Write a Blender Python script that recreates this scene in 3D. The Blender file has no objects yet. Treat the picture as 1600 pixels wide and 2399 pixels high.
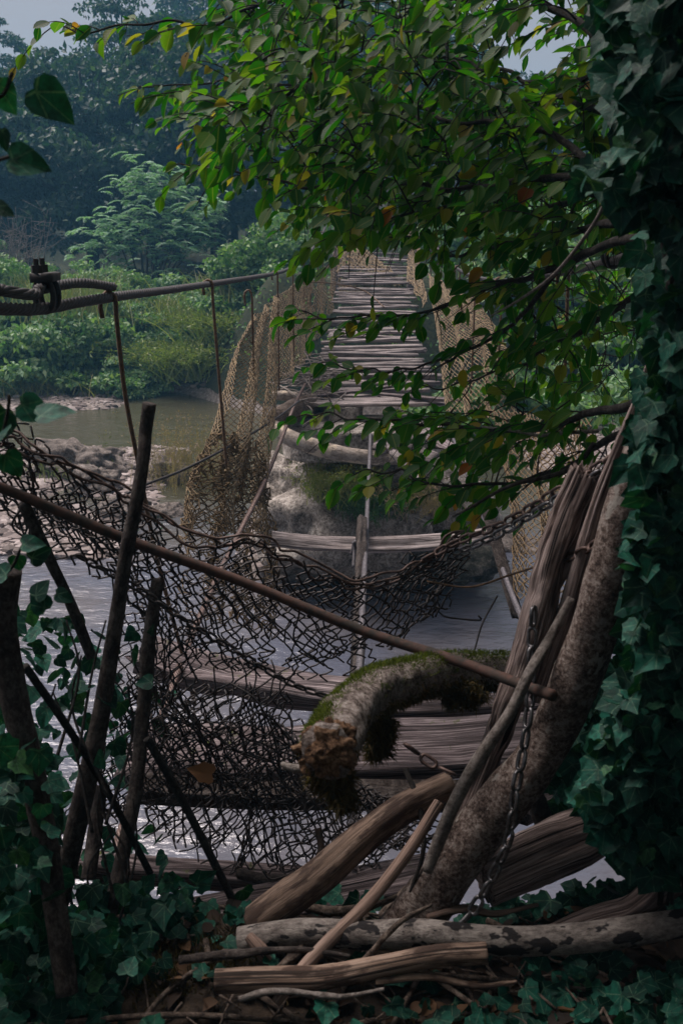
import bpy, math, random
import numpy as np
from mathutils import Vector
R = math.radians
rng = np.random.default_rng(7)
random.seed(7)
S = bpy.context.scene
COL = S.collection

# ------------------------------------------------------------------ camera, sky, sun, exposure
CAMZ, PITCH, FPX = 3.7, R(16), 2332.0
cd = bpy.data.cameras.new('camera'); cam = bpy.data.objects.new('camera', cd); COL.objects.link(cam)
cam.location = (0, 0, CAMZ); cam.rotation_euler = (R(90) - PITCH, 0, 0)
cd.sensor_fit = 'VERTICAL'; cd.sensor_height = 36; cd.sensor_width = 24
cd.lens = 36 * FPX / 2399; cd.clip_start = 0.05; cd.clip_end = 2000
cd.dof.use_dof = True; cd.dof.focus_distance = 4.2; cd.dof.aperture_fstop = 9
S.camera = cam
HAZE = .0022
SUN_EL, SUN_AZ = R(60), R(-50)          # azimuth from +Y, negative = left
W = bpy.data.worlds.new('World'); S.world = W; W.use_nodes = True
wn = W.node_tree; wn.nodes.clear()
wo = wn.nodes.new('ShaderNodeOutputWorld'); wb = wn.nodes.new('ShaderNodeBackground')
sk = wn.nodes.new('ShaderNodeTexSky'); sk.sky_type = 'NISHITA'; sk.sun_disc = False
sk.sun_elevation = SUN_EL; sk.sun_rotation = SUN_AZ; sk.dust_density = 4; sk.air_density = 1.2
hs = wn.nodes.new('ShaderNodeHueSaturation'); hs.inputs['Saturation'].default_value = 0.7
mx = wn.nodes.new('ShaderNodeMix'); mx.data_type = 'RGBA'; mx.inputs[0].default_value = 0.78
mx.inputs[7].default_value = (5.3, 4.75, 5.0, 1)        # even grey cloud layer
wn.links.new(sk.outputs[0], hs.inputs['Color']); wn.links.new(hs.outputs[0], mx.inputs[6])
wn.links.new(mx.outputs[2], wb.inputs[0]); wb.inputs[1].default_value = 0.058
wn.links.new(wb.outputs[0], wo.inputs[0])
sl = bpy.data.lights.new('sun', 'SUN'); sl.energy = 4.5; sl.angle = R(38); sl.color = (1, .89, .86)
sun = bpy.data.objects.new('sun', sl); COL.objects.link(sun)
sdir = Vector((math.sin(SUN_AZ) * math.cos(SUN_EL), math.cos(SUN_AZ) * math.cos(SUN_EL), math.sin(SUN_EL)))
sun.rotation_euler = sdir.to_track_quat('Z', 'Y').to_euler(); sun.location = sdir * 60
S.view_settings.view_transform = 'Standard'; S.view_settings.look = 'None'
S.view_settings.exposure = 0.5; S.view_settings.gamma = 1
try: S.cycles.use_denoising = True; S.cycles.volume_bounces = 0; S.cycles.max_bounces = 8; S.cycles.transparent_max_bounces = 8
except Exception: pass

# ------------------------------------------------------------------ helpers
FW = np.array([0, math.cos(PITCH), -math.sin(PITCH)]); UP = np.array([0, math.sin(PITCH), math.cos(PITCH)])
C0 = np.array([0, 0, CAMZ])
def at(px, py, Y):
    """survey helper: the point at forward distance Y seen under photo pixel px, py"""
    d = FW + np.array([1, 0, 0]) * (px - 800) / FPX - UP * (py - 1199.5) / FPX
    return C0 + d * (Y / d[1])
def path(*pts): return np.array([at(*p) for p in pts])
def nrm(a): return a / np.maximum(np.linalg.norm(a, axis=-1, keepdims=True), 1e-9)
def hsh(i, j, k, s):
    h = (i * 374761393 + j * 668265263 + k * 2147483647 + s * 1274126177) & 0xffffffff
    h = ((h ^ (h >> 13)) * 1274126177) & 0xffffffff
    return ((h ^ (h >> 16)) & 0xffff) / 32767.5 - 1
def vn(p, s=0):
    p = np.asarray(p, float); i = np.floor(p).astype(np.int64); f = p - i; f = f * f * (3 - 2 * f)
    r = 0
    for a in (0, 1):
        for b in (0, 1):
            for c in (0, 1):
                w = (f[..., 0] if a else 1 - f[..., 0]) * (f[..., 1] if b else 1 - f[..., 1]) * (f[..., 2] if c else 1 - f[..., 2])
                r = r + w * hsh(i[..., 0] + a, i[..., 1] + b, i[..., 2] + c, s)
    return r
def fbm(p, o=4, s=0):
    p = np.asarray(p, float); r = 0; a = 1
    for k in range(o): r = r + a * vn(p * 2 ** k, s + k * 17); a *= .5
    return r
def smooth(p, n):
    """Catmull-Rom resample to n points"""
    p = np.asarray(p, float)
    if len(p) == 2: t = np.linspace(0, 1, n)[:, None]; return p[0] * (1 - t) + p[1] * t
    q = np.vstack([2 * p[0] - p[1], p, 2 * p[-1] - p[-2]])
    L = np.r_[0, np.cumsum(np.linalg.norm(np.diff(p, axis=0), axis=1))]
    x = np.linspace(0, L[-1], n); i = np.clip(np.searchsorted(L, x, 'right') - 1, 0, len(p) - 2)
    t = ((x - L[i]) / np.maximum(L[i + 1] - L[i], 1e-9))[:, None]
    a, b, c, d = q[i], q[i + 1], q[i + 2], q[i + 3]
    return .5 * (2 * b + (c - a) * t + (2 * a - 5 * b + 4 * c - d) * t ** 2 + (3 * b - a - 3 * c + d) * t ** 3)
def sst(x, a, b): t = np.clip((x - a) / (b - a), 0, 1); return t * t * (3 - 2 * t)

class MB:
    def __init__(s): s.v = []; s.q = []; s.t = []; s.c = []; s.n = 0
    def add(s, V, Q=None, T=None, TC=None):
        V = np.asarray(V, float).reshape(-1, 3)
        if Q is not None and len(Q): s.q.append(np.asarray(Q, np.int64).reshape(-1, 4) + s.n)
        if T is not None and len(T): s.t.append(np.asarray(T, np.int64).reshape(-1, 3) + s.n)
        s.v.append(V); s.c.append(np.zeros_like(V) if TC is None else np.asarray(TC, float).reshape(-1, 3)); s.n += len(V)
    def build(s, name, mat, parent=None, smooth=True, origin=None):
        V = np.vstack(s.v); TC = np.vstack(s.c)
        Q = np.vstack(s.q) if s.q else np.zeros((0, 4), np.int64); T = np.vstack(s.t) if s.t else np.zeros((0, 3), np.int64)
        if origin is None:
            lo, hi = V.min(0), V.max(0); origin = np.array([(lo[0] + hi[0]) / 2, (lo[1] + hi[1]) / 2, lo[2]])
        origin = np.asarray(origin, float); V = V - origin
        me = bpy.data.meshes.new(name); nq, nt = len(Q), len(T)
        me.vertices.add(len(V)); me.vertices.foreach_set('co', V.astype(np.float32).ravel())
        me.loops.add(nq * 4 + nt * 3); me.polygons.add(nq + nt)
        me.loops.foreach_set('vertex_index', np.r_[Q.ravel(), T.ravel()].astype(np.int32))
        me.polygons.foreach_set('loop_start', np.r_[np.arange(nq) * 4, nq * 4 + np.arange(nt) * 3].astype(np.int32))
        me.polygons.foreach_set('use_smooth', np.full(nq + nt, smooth))
        at_ = me.attributes.new('tc', 'FLOAT_VECTOR', 'POINT'); at_.data.foreach_set('vector', TC.astype(np.float32).ravel())
        me.update(calc_edges=True); me.validate()
        me.materials.append(mat)
        o = bpy.data.objects.new(name, me); COL.objects.link(o); o.location = origin
        if parent:
            w = Vector(parent.location); p = parent.parent
            while p: w += Vector(p.location); p = p.parent
            o.parent = parent; o.location = Vector(origin) - w
        return o
def tag(o, label=None, cat=None, group=None, kind=None):
    for k, v in (('label', label), ('category', cat), ('group', group), ('kind', kind)):
        if v: o[k] = v
    return o
def thing(name, label, cat, loc, group=None):
    o = bpy.data.objects.new(name, None); COL.objects.link(o); o.location = loc; o.empty_display_size = .1
    return tag(o, label, cat, group)
def dup(o, loc=None, rz=0, sc=None, parent=None):
    c = o.copy(); COL.objects.link(c)
    if parent: c.parent = parent
    if loc is not None: c.location = loc; c.rotation_euler = (0, 0, rz)
    if sc is not None: c.scale = sc if hasattr(sc, '__len__') else (sc,) * 3
    for ch in list(o.children): dup(ch, parent=c)
    return c

def frames(p, up0=None):
    T = nrm(np.gradient(p, axis=0)); n = np.zeros_like(p)
    u = np.array([0, 0, 1.]) if up0 is None else np.asarray(up0, float)
    if abs(T[0] @ u) > .95: u = np.array([0, 1., 0])
    for i in range(len(p)):
        u = u - T[i] * (u @ T[i]); u = u / max(np.linalg.norm(u), 1e-9); n[i] = u
    return T, np.cross(T, n), n
def ringq(k, n):
    i = np.arange(k - 1)[:, None] * n; j = np.arange(n)[None]; j2 = (j + 1) % n
    return np.stack([i + j, i + j2, i + n + j2, i + n + j], -1).reshape(-1, 4)
def sweep(mb, p, sec, up=None, cap=True, tcs=None):
    """sec: K x N x 2 section; tc = (section x, section y, length)"""
    K, N = sec.shape[:2]; T, B, Nn = frames(p, up)
    V = p[:, None] + B[:, None] * sec[..., :1] + Nn[:, None] * sec[..., 1:]
    L = np.r_[0, np.cumsum(np.linalg.norm(np.diff(p, axis=0), axis=1))] + rng.random() * 20
    s0 = sec if tcs is None else tcs
    TC = np.concatenate([s0, np.broadcast_to(L[:, None, None], (K, N, 1))], -1)
    Q = ringq(K, N); V = V.reshape(-1, 3); TC = TC.reshape(-1, 3); Tr = []
    if cap:
        n = len(V); V = np.vstack([V, V[:N].mean(0), V[-N:].mean(0)]); TC = np.vstack([TC, TC[:N].mean(0), TC[-N:].mean(0)])
        j = np.arange(N); j2 = (j + 1) % N
        Tr = np.vstack([np.stack([np.full(N, n), j2, j], -1), np.stack([np.full(N, n + 1), n - N + j, n - N + j2], -1)])
    mb.add(V, Q, Tr, TC)
    return p
def tube(mb, pts, r, n=8, k=None, amp=0, fr=8, cap=True, crack=0, ell=1.0, seed=None, rough_end=0):
    """r: radius or list along the path; amp: relative lumpiness; crack: depth of lengthwise splits"""
    pts = np.asarray(pts, float)
    L = np.linalg.norm(np.diff(pts, axis=0), axis=1).sum()
    rm = float(np.mean(r)); k = k or max(2, int(L / max(rm * 1.2, .004)))
    p = smooth(pts, k) if len(pts) > 1 else pts
    rr = np.full(k, r, float) if np.ndim(r) == 0 else np.interp(np.linspace(0, 1, k), np.linspace(0, 1, len(r)), r)
    a = np.arange(n) * 2 * np.pi / n; s = int(rng.integers(1e6)) if seed is None else seed
    R_ = np.broadcast_to(rr[:, None], (k, n)).copy()
    ll = np.linspace(0, L, k)
    if amp or crack:
        q = np.stack([np.broadcast_to(np.cos(a) * 1.3, (k, n)), np.broadcast_to(np.sin(a) * 1.3, (k, n)), np.broadcast_to((ll * fr)[:, None], (k, n))], -1)
        if amp: R_ *= 1 + amp * fbm(q, 3, s)
        if crack:
            q2 = q.copy(); q2[..., :2] *= 1.7; q2[..., 2] *= .16
            R_ *= 1 - crack * np.clip(1 - np.abs(vn(q2, s + 5)) * 4.5, 0, 1)
    sec = np.stack([R_ * np.cos(a) * ell, R_ * np.sin(a)], -1)
    tcs = np.stack([np.broadcast_to(rm * np.cos(a), (k, n)), np.broadcast_to(rm * np.sin(a), (k, n))], -1)
    if rough_end:
        T, _, _ = frames(p); p = p.copy()
    return sweep(mb, p, sec, cap=cap, tcs=tcs)
def board(mb, p0, p1, w, t, up=(0, 0, 1), k=None, amp=.12, sag=0, taper=1.0, jag=.5):
    p0, p1 = np.asarray(p0, float), np.asarray(p1, float); L = np.linalg.norm(p1 - p0); k = k or max(6, int(L / .05))
    x = np.linspace(0, 1, k); p = p0 + (p1 - p0) * x[:, None]; p[:, 2] -= sag * 4 * x * (1 - x)
    m = 6; e = np.linspace(-.5, .5, m)
    per = np.vstack([np.stack([e, np.full(m, .5)], -1), [[.5, 0]], np.stack([e[::-1], np.full(m, -.5)], -1), [[-.5, 0]]])
    N = len(per); s = int(rng.integers(1e6)); wt = w * (1 + (taper - 1) * x)
    sec = per[None] * np.stack([wt, np.full(k, t)], -1)[:, None]
    tcs = sec.copy() + rng.random(2) * 3
    q = np.concatenate([np.broadcast_to(per * 3, (k, N, 2)), np.broadcast_to((x * L * 5)[:, None, None], (k, N, 1))], -1)
    sec = sec + np.stack([vn(q, s) * w * amp * .35, vn(q, s + 3) * t * amp * 2.2], -1)
    q2 = q * np.array([2.2, 2.2, .25]); cr = np.clip(1 - np.abs(vn(q2, s + 9)) * 5, 0, 1) * t * .35
    sec[..., 1] -= np.sign(per[:, 1]) * cr * (np.abs(per[:, 1]) > .4)
    T, B, Nn = frames(p, up)
    V = p[:, None] + B[:, None] * sec[..., :1] + Nn[:, None] * sec[..., 1:]
    for en, sg in ((0, -1), (k - 1, 1)):
        V[en] += T[en] * (sg * jag * w * .35 * rng.random(N)[:, None] * (rng.random(N)[:, None] > .3))
    TC = np.concatenate([tcs, np.broadcast_to((x * L + rng.random() * 20)[:, None, None], (k, N, 1))], -1)
    V = V.reshape(-1, 3); TC = TC.reshape(-1, 3); n = len(V)
    V = np.vstack([V, V[:N].mean(0), V[-N:].mean(0)]); TC = np.vstack([TC, TC[:N].mean(0), TC[-N:].mean(0)])
    j = np.arange(N); j2 = (j + 1) % N
    Tr = np.vstack([np.stack([np.full(N, n), j2, j], -1), np.stack([np.full(N, n + 1), n - N + j, n - N + j2], -1)])
    mb.add(V, ringq(k, N), Tr, TC)
def segs(mb, A, B, r, n=4):
    """many straight wires A[i]->B[i] at once"""
    A, B = np.asarray(A), np.asarray(B); T = nrm(B - A)
    u = np.where(np.abs(T[:, 2:]) > .9, [[1., 0, 0]], [[0, 0, 1.]]); b = nrm(np.cross(T, u)); c = np.cross(T, b)
    a = np.arange(n) * 2 * np.pi / n; r = np.broadcast_to(r, (len(A),))[:, None, None]
    o = (b[:, None] * np.cos(a)[None, :, None] + c[:, None] * np.sin(a)[None, :, None]) * r
    V = np.stack([A[:, None] + o, B[:, None] + o], 1).reshape(-1, 3)
    base = np.arange(len(A))[:, None] * 2 * n; j = np.arange(n)[None]; j2 = (j + 1) % n
    mb.add(V, np.stack([base + j, base + j2, base + n + j2, base + n + j], -1).reshape(-1, 4), None, V)
def rope(mb, pts, rad, pitch=.16, step=.02, strands=6):
    L = np.linalg.norm(np.diff(pts, axis=0), axis=1).sum(); k = int(L / step); p = smooth(pts, k); T, B, N = frames(p)
    l = np.linspace(0, L, k)
    for s in range(strands):
        a = l / pitch * 2 * np.pi + s * 2 * np.pi / strands
        c = p + (B * np.cos(a)[:, None] + N * np.sin(a)[:, None]) * rad * .62
        b = np.arange(5) * 2 * np.pi / 5; sec = np.broadcast_to(np.stack([np.cos(b), np.sin(b)], -1) * rad * .42, (k, 5, 2))
        sweep(mb, c, sec)
def chain(mb, pts, link=.045, wire=.0045, wid=.026, jit=.15):
    L = np.linalg.norm(np.diff(pts, axis=0), axis=1).sum(); n = max(2, int(L / (link - 2.2 * wire))); p = smooth(pts, n + 1); T, B, N = frames(p)
    h = (link - wid) / 2; r = wid / 2 - wire; a = np.linspace(0, np.pi, 6)
    loop = np.vstack([np.stack([h + r * np.sin(a), r * np.cos(a)], -1), np.stack([-h - r * np.sin(a), -r * np.cos(a)], -1)])
    for i in range(n):
        c = (p[i] + p[i + 1]) / 2; t = nrm(p[i + 1] - p[i]); th = i * np.pi / 2 + .6 + rng.normal() * jit
        s = B[i] * math.cos(th) + N[i] * math.sin(th); s = nrm(s - t * (s @ t)); m = np.cross(t, s)
        q = c + t * loop[:, :1] + s * loop[:, 1:]; K = len(q); tt = nrm(np.roll(q, -1, 0) - np.roll(q, 1, 0)); bb = np.cross(tt, m)
        b = np.arange(6) * 2 * np.pi / 6
        V = q[:, None] + (bb[:, None] * np.cos(b)[None, :, None] + m * np.sin(b)[None, :, None]) * wire
        Q = ringq(K + 1, 6) % (K * 6); mb.add(V.reshape(-1, 3), Q, None, V.reshape(-1, 3))

# leaf templates: (u across, v along, h up) and faces
def tmpl(name):
    if name == 'beech':
        vs = [0, .12, .32, .56, .8, 1]; w = [0, .6, .96, 1, .62, 0]; P = [(0, v, -.10 * v * v - .02) for v in vs]
        for s in (-1, 1): P += [(s * .5 * w[i], vs[i], .07 * w[i] - .10 * vs[i] ** 2) for i in range(1, 5)]
        Q = []; T = []
        for o, f in ((6, 1), (10, 0)):
            for i in range(1, 4):
                q = [i, i + 1, o + i, o + i - 1]; Q.append(q if f else q[::-1])
            t = [0, 1, o]; T.append(t if f else t[::-1]); t = [4, 5, o + 3]; T.append(t if f else t[::-1])
        return np.array(P), np.array(Q), np.array(T)
    if name == 'ivy':
        h = [(.12, -.01), (.32, -.06), (.50, .08), (.45, .25), (.52, .44), (.33, .60), (.16, .82)]
        P = [(0, .22, -.03), (0, .05, 0), (0, 1.0, -.16)] + [(x, y, .05 * x - .12 * y * y) for x, y in h] + [(-x, y, .05 * x - .12 * y * y) for x, y in h]
        T = []
        for o, f in ((3, 0), (10, 1)):
            c = [1] + [o + i for i in range(7)] + [2]
            for i in range(8): t = [0, c[i], c[i + 1]]; T.append(t if not f else t[::-1])
        return np.array(P), np.zeros((0, 4), int), np.array(T)
    if name == 'heart':
        h = [(.18, -.04), (.42, .05), (.5, .25), (.40, .52), (.2, .8)]
        P = [(0, .2, -.03), (0, .04, 0), (0, 1.0, -.14)] + [(x, y, .05 * x - .1 * y * y) for x, y in h] + [(-x, y, .05 * x - .1 * y * y) for x, y in h]
        T = []
        for o, f in ((3, 0), (8, 1)):
            c = [1] + [o + i for i in range(5)] + [2]
            for i in range(6): t = [0, c[i], c[i + 1]]; T.append(t if not f else t[::-1])
        return np.array(P), np.zeros((0, 4), int), np.array(T)
    if name == 'dia':
        return np.array([(0, 0, 0), (.5, .45, .06), (0, 1, -.08), (-.5, .45, .06)]), np.zeros((0, 4), int), np.array([(0, 1, 2), (0, 2, 3)])
    return np.array([(-.5, 0, 0), (.5, 0, 0), (0, 1, 0)]), np.zeros((0, 4), int), np.array([(0, 1, 2)])     # blade
TM = {k: tmpl(k) for k in ('beech', 'ivy', 'heart', 'dia', 'blade')}
def leaves(mb, base, d, n, ln, wd, kind='dia'):
    P, Q, T = TM[kind]; base = np.asarray(base, float); N = len(base)
    d = nrm(np.asarray(d, float)); s = nrm(np.cross(d, n)); m = np.cross(s, d)
    ln = np.broadcast_to(ln, (N,))[:, None, None]; wd = np.broadcast_to(wd, (N,))[:, None, None]
    curl = (rng.random((N, 1, 1)) * 2.6 + .2)
    V = base[:, None] + s[:, None] * P[None, :, :1] * wd + d[:, None] * P[None, :, 1:2] * ln + m[:, None] * P[None, :, 2:] * ln * curl
    o = np.arange(N)[:, None, None] * len(P)
    mb.add(V.reshape(-1, 3), (Q[None] + o).reshape(-1, 4) if len(Q) else None, (T[None] + o).reshape(-1, 3), np.broadcast_to(P * [2, 1, 1], (N,) + P.shape).reshape(-1, 3))
def rdir(n): return nrm(rng.normal(size=(n, 3)))
def ico(sub):
    import bmesh
    b = bmesh.new(); bmesh.ops.create_icosphere(b, subdivisions=sub, radius=1); b.verts.ensure_lookup_table()
    V = np.array([v.co[:] for v in b.verts]); F = np.array([[v.index for v in f.verts] for f in b.faces]); b.free(); return V, F
ICO = {i: ico(i) for i in (1, 2, 4, 5)}
def rock(mb, c, s, sub=5, amp=.35, fr=1.3, seed=0, flat=0):
    V, F = ICO[sub]; d = 1 + amp * fbm(V * fr + seed * 3.1, 4, seed) - amp * .5 * np.abs(vn(V * fr * 2.2 + 9, seed + 3))
    V = V * d[:, None]
    if flat: V[:, 2] = np.where(V[:, 2] > flat, flat + (V[:, 2] - flat) * .25, V[:, 2])
    V = V * np.asarray(s) + np.asarray(c); mb.add(V, None, F, V)

# ------------------------------------------------------------------ materials
def mk(name):
    m = bpy.data.materials.new(name); m.use_nodes = True; nt = m.node_tree; return m, nt, nt.nodes['Principled BSDF']
def nd(nt, t, **kw):
    n = nt.nodes.new(t)
    for k, v in kw.items():
        if k.startswith('_'): n.inputs[int(k[1:])].default_value = v
        else: setattr(n, k, v)
    return n
def lk(nt, a, b): nt.links.new(a, b)
def mathn(nt, op, a, b=None):
    n = nd(nt, 'ShaderNodeMath', operation=op)
    for i, x in ((0, a), (1, b)):
        if x is None: continue
        if hasattr(x, 'links'): lk(nt, x, n.inputs[i])
        else: n.inputs[i].default_value = x
    return n.outputs[0]
def ramp(nt, f, stops):
    n = nd(nt, 'ShaderNodeValToRGB'); e = n.color_ramp.elements
    while len(e) < len(stops): e.new(.5)
    for i, (p, c) in enumerate(stops): e[i].position = p; e[i].color = (*c, 1)
    lk(nt, f, n.inputs[0]); return n.outputs[0]
def noise(nt, vec, scale, detail=5, rough=.6, scl=None):
    if scl is not None:
        mp = nd(nt, 'ShaderNodeMapping'); mp.inputs['Scale'].default_value = scl; lk(nt, vec, mp.inputs[0]); vec = mp.outputs[0]
    n = nd(nt, 'ShaderNodeTexNoise'); n.inputs['Scale'].default_value = scale; n.inputs['Detail'].default_value = detail
    n.inputs['Roughness'].default_value = rough; lk(nt, vec, n.inputs['Vector']); return n.outputs['Fac']
def tcn(nt): return nd(nt, 'ShaderNodeAttribute', attribute_name='tc').outputs['Vector']
def mixc(nt, f, a, b):
    n = nd(nt, 'ShaderNodeMix', data_type='RGBA')
    for i, x in ((0, f), (6, a), (7, b)):
        if hasattr(x, 'links'): lk(nt, x, n.inputs[i])
        else: n.inputs[i].default_value = (*x, 1) if isinstance(x, tuple) else x
    return n.outputs[2]
def bump(nt, b, h, st=.6, dist=.01):
    n = nd(nt, 'ShaderNodeBump'); n.inputs['Strength'].default_value = st; n.inputs['Distance'].default_value = dist
    lk(nt, h, n.inputs['Height']); lk(nt, n.outputs[0], b.inputs['Normal'])
def wood(name, dark, mid, light, gs=70, aniso=.05, stain=None, st=.8, dist=.006, rough=.85, moss=0, ct=.09):
    m, nt, b = mk(name); v = tcn(nt)
    g = noise(nt, v, gs * 4, 7, .7, (1, 1, aniso * .8)); g2 = noise(nt, v, gs * .9, 5, .65, (1, 1, aniso * 2))
    f = mathn(nt, 'ADD', mathn(nt, 'MULTIPLY', g, .6), mathn(nt, 'MULTIPLY', g2, .4))
    c = ramp(nt, f, [(.5 - ct, dark), (.5, mid), (.5 + ct, light)])
    if stain:
        s = noise(nt, v, 30, 4, .65, (1, 1, .3)); c = mixc(nt, ramp(nt, s, [(.46, (0, 0, 0)), (.56, (1, 1, 1))]), c, stain)
    big = noise(nt, v, 11, 4, .65, (1, 1, .6)); crk = noise(nt, v, gs * 2.2, 2, .5, (1, 1, .012)); oi = nd(nt, 'ShaderNodeObjectInfo')
    c = mixc(nt, ramp(nt, crk, [(.33, (1, 1, 1)), (.37, (0, 0, 0))]), c, tuple(x * .35 for x in dark))
    br = mathn(nt, 'MULTIPLY', mathn(nt, 'ADD', mathn(nt, 'MULTIPLY', big, 1.1), .42), mathn(nt, 'ADD', mathn(nt, 'MULTIPLY', oi.outputs['Random'], .55), .72))
    mm = nd(nt, 'ShaderNodeMix', data_type='RGBA', blend_type='MULTIPLY', _0=1.0); lk(nt, c, mm.inputs[6]); cc = nd(nt, 'ShaderNodeCombineXYZ'); [lk(nt, br, cc.inputs[i]) for i in range(3)]; lk(nt, cc.outputs[0], mm.inputs[7]); c = mm.outputs[2]
    if moss:
        ge = nd(nt, 'ShaderNodeNewGeometry'); sp = nd(nt, 'ShaderNodeSeparateXYZ'); lk(nt, ge.outputs['Normal'], sp.inputs[0])
        s = noise(nt, v, 22, 4, .7); k = mathn(nt, 'MULTIPLY', mathn(nt, 'ADD', sp.outputs[2], .4), s)
        c = mixc(nt, ramp(nt, k, [(.5 - moss, (0, 0, 0)), (.62 - moss, (1, 1, 1))]), c, (.06, .075, .015))
    lk(nt, c, b.inputs['Base Color']); b.inputs['Roughness'].default_value = rough; b.inputs['Specular IOR Level'].default_value = .25
    bump(nt, b, f, st, dist * 2.2); return m
def bark(name, dark, mid, light, sc=55, spots=None, spotcol=None, st=.9, dist=.008, aniso=.7, thr=.56):
    m, nt, b = mk(name); v = tcn(nt)
    f = noise(nt, v, sc * 2.2, 8, .75, (1, 1, aniso)); f2 = noise(nt, v, sc * .5, 4, .6)
    c = ramp(nt, mathn(nt, 'ADD', mathn(nt, 'MULTIPLY', f, .65), mathn(nt, 'MULTIPLY', f2, .35)), [(.41, dark), (.5, mid), (.58, light)])
    if spots:
        s = noise(nt, v, spots, 3, .55, (1, 1, .6)); c = mixc(nt, ramp(nt, s, [(thr, (0, 0, 0)), (thr + .025, (1, 1, 1))]), c, spotcol)
    lk(nt, c, b.inputs['Base Color']); b.inputs['Roughness'].default_value = .9; b.inputs['Specular IOR Level'].default_value = .2
    bump(nt, b, f, st, dist * 2); return m
def metal(name, a, c2, rough=.6, met=.3, sc=60):
    m, nt, b = mk(name); v = nd(nt, 'ShaderNodeTexCoord').outputs['Object']
    f = noise(nt, v, sc, 5, .7); lk(nt, ramp(nt, f, [(.4, a), (.6, c2)]), b.inputs['Base Color'])
    b.inputs['Metallic'].default_value = met; b.inputs['Roughness'].default_value = rough; bump(nt, b, f, .4, .002); return m
def leafm(name, stops, tr=.35, rough=.42, veins=None, spec=.45, trc=1.6):
    m, nt, b = mk(name); ge = nd(nt, 'ShaderNodeNewGeometry'); v = tcn(nt)
    c = ramp(nt, ge.outputs['Random Per Island'], stops)
    sp = nd(nt, 'ShaderNodeSeparateXYZ'); lk(nt, v, sp.inputs[0]); u, w = sp.outputs[0], sp.outputs[1]; au = mathn(nt, 'ABSOLUTE', u)
    pos = nd(nt, 'ShaderNodeTexCoord').outputs['Object']
    if veins == 'beech':
        h = mathn(nt, 'SINE', mathn(nt, 'SUBTRACT', mathn(nt, 'MULTIPLY', w, 62), mathn(nt, 'MULTIPLY', au, 17)))
        mid = mathn(nt, 'LESS_THAN', au, .07)
        c = mixc(nt, mathn(nt, 'MULTIPLY', mid, .45), c, (.16, .17, .05))
        bl = noise(nt, pos, 45, 4, .7); c = mixc(nt, ramp(nt, bl, [(.68, (0, 0, 0)), (.76, (.6, .6, .6))]), c, (.10, .05, .015))
        bump(nt, b, h, .3, .0008)
    elif veins == 'ivy':
        dv = mathn(nt, 'SUBTRACT', w, .1); ang = mathn(nt, 'ARCTAN2', au, dv); r = mathn(nt, 'SQRT', mathn(nt, 'ADD', mathn(nt, 'MULTIPLY', au, au), mathn(nt, 'MULTIPLY', dv, dv)))
        ds = [mathn(nt, 'ABSOLUTE', mathn(nt, 'SUBTRACT', ang, a)) for a in (0, 1.02, 1.75)]
        mn = mathn(nt, 'MULTIPLY', mathn(nt, 'MINIMUM', mathn(nt, 'MINIMUM', ds[0], ds[1]), ds[2]), r)
        k = mathn(nt, 'LESS_THAN', mn, .022)
        c = mixc(nt, mathn(nt, 'MULTIPLY', k, .55), c, (.10, .17, .11))
        pn = noise(nt, pos, 70, 4, .65); c = mixc(nt, ramp(nt, pn, [(.42, (0, 0, 0)), (.62, (.75, .75, .75))]), c, (.004, .016, .012)); bump(nt, b, pn, .6, .004)
    lk(nt, c, b.inputs['Base Color']); b.inputs['Roughness'].default_value = rough; b.inputs['Specular IOR Level'].default_value = spec
    t = nd(nt, 'ShaderNodeBsdfTranslucent'); br = nd(nt, 'ShaderNodeMix', data_type='RGBA', blend_type='MULTIPLY', _0=1.0); lk(nt, c, br.inputs[6]); br.inputs[7].default_value = (trc * .8, trc, trc * .3, 1)
    lk(nt, br.outputs[2], t.inputs[0]); ms = nd(nt, 'ShaderNodeMixShader', _0=tr)
    lk(nt, b.outputs[0], ms.inputs[1]); lk(nt, t.outputs[0], ms.inputs[2]); lk(nt, ms.outputs[0], nt.nodes['Material Output'].inputs[0]); return m
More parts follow.
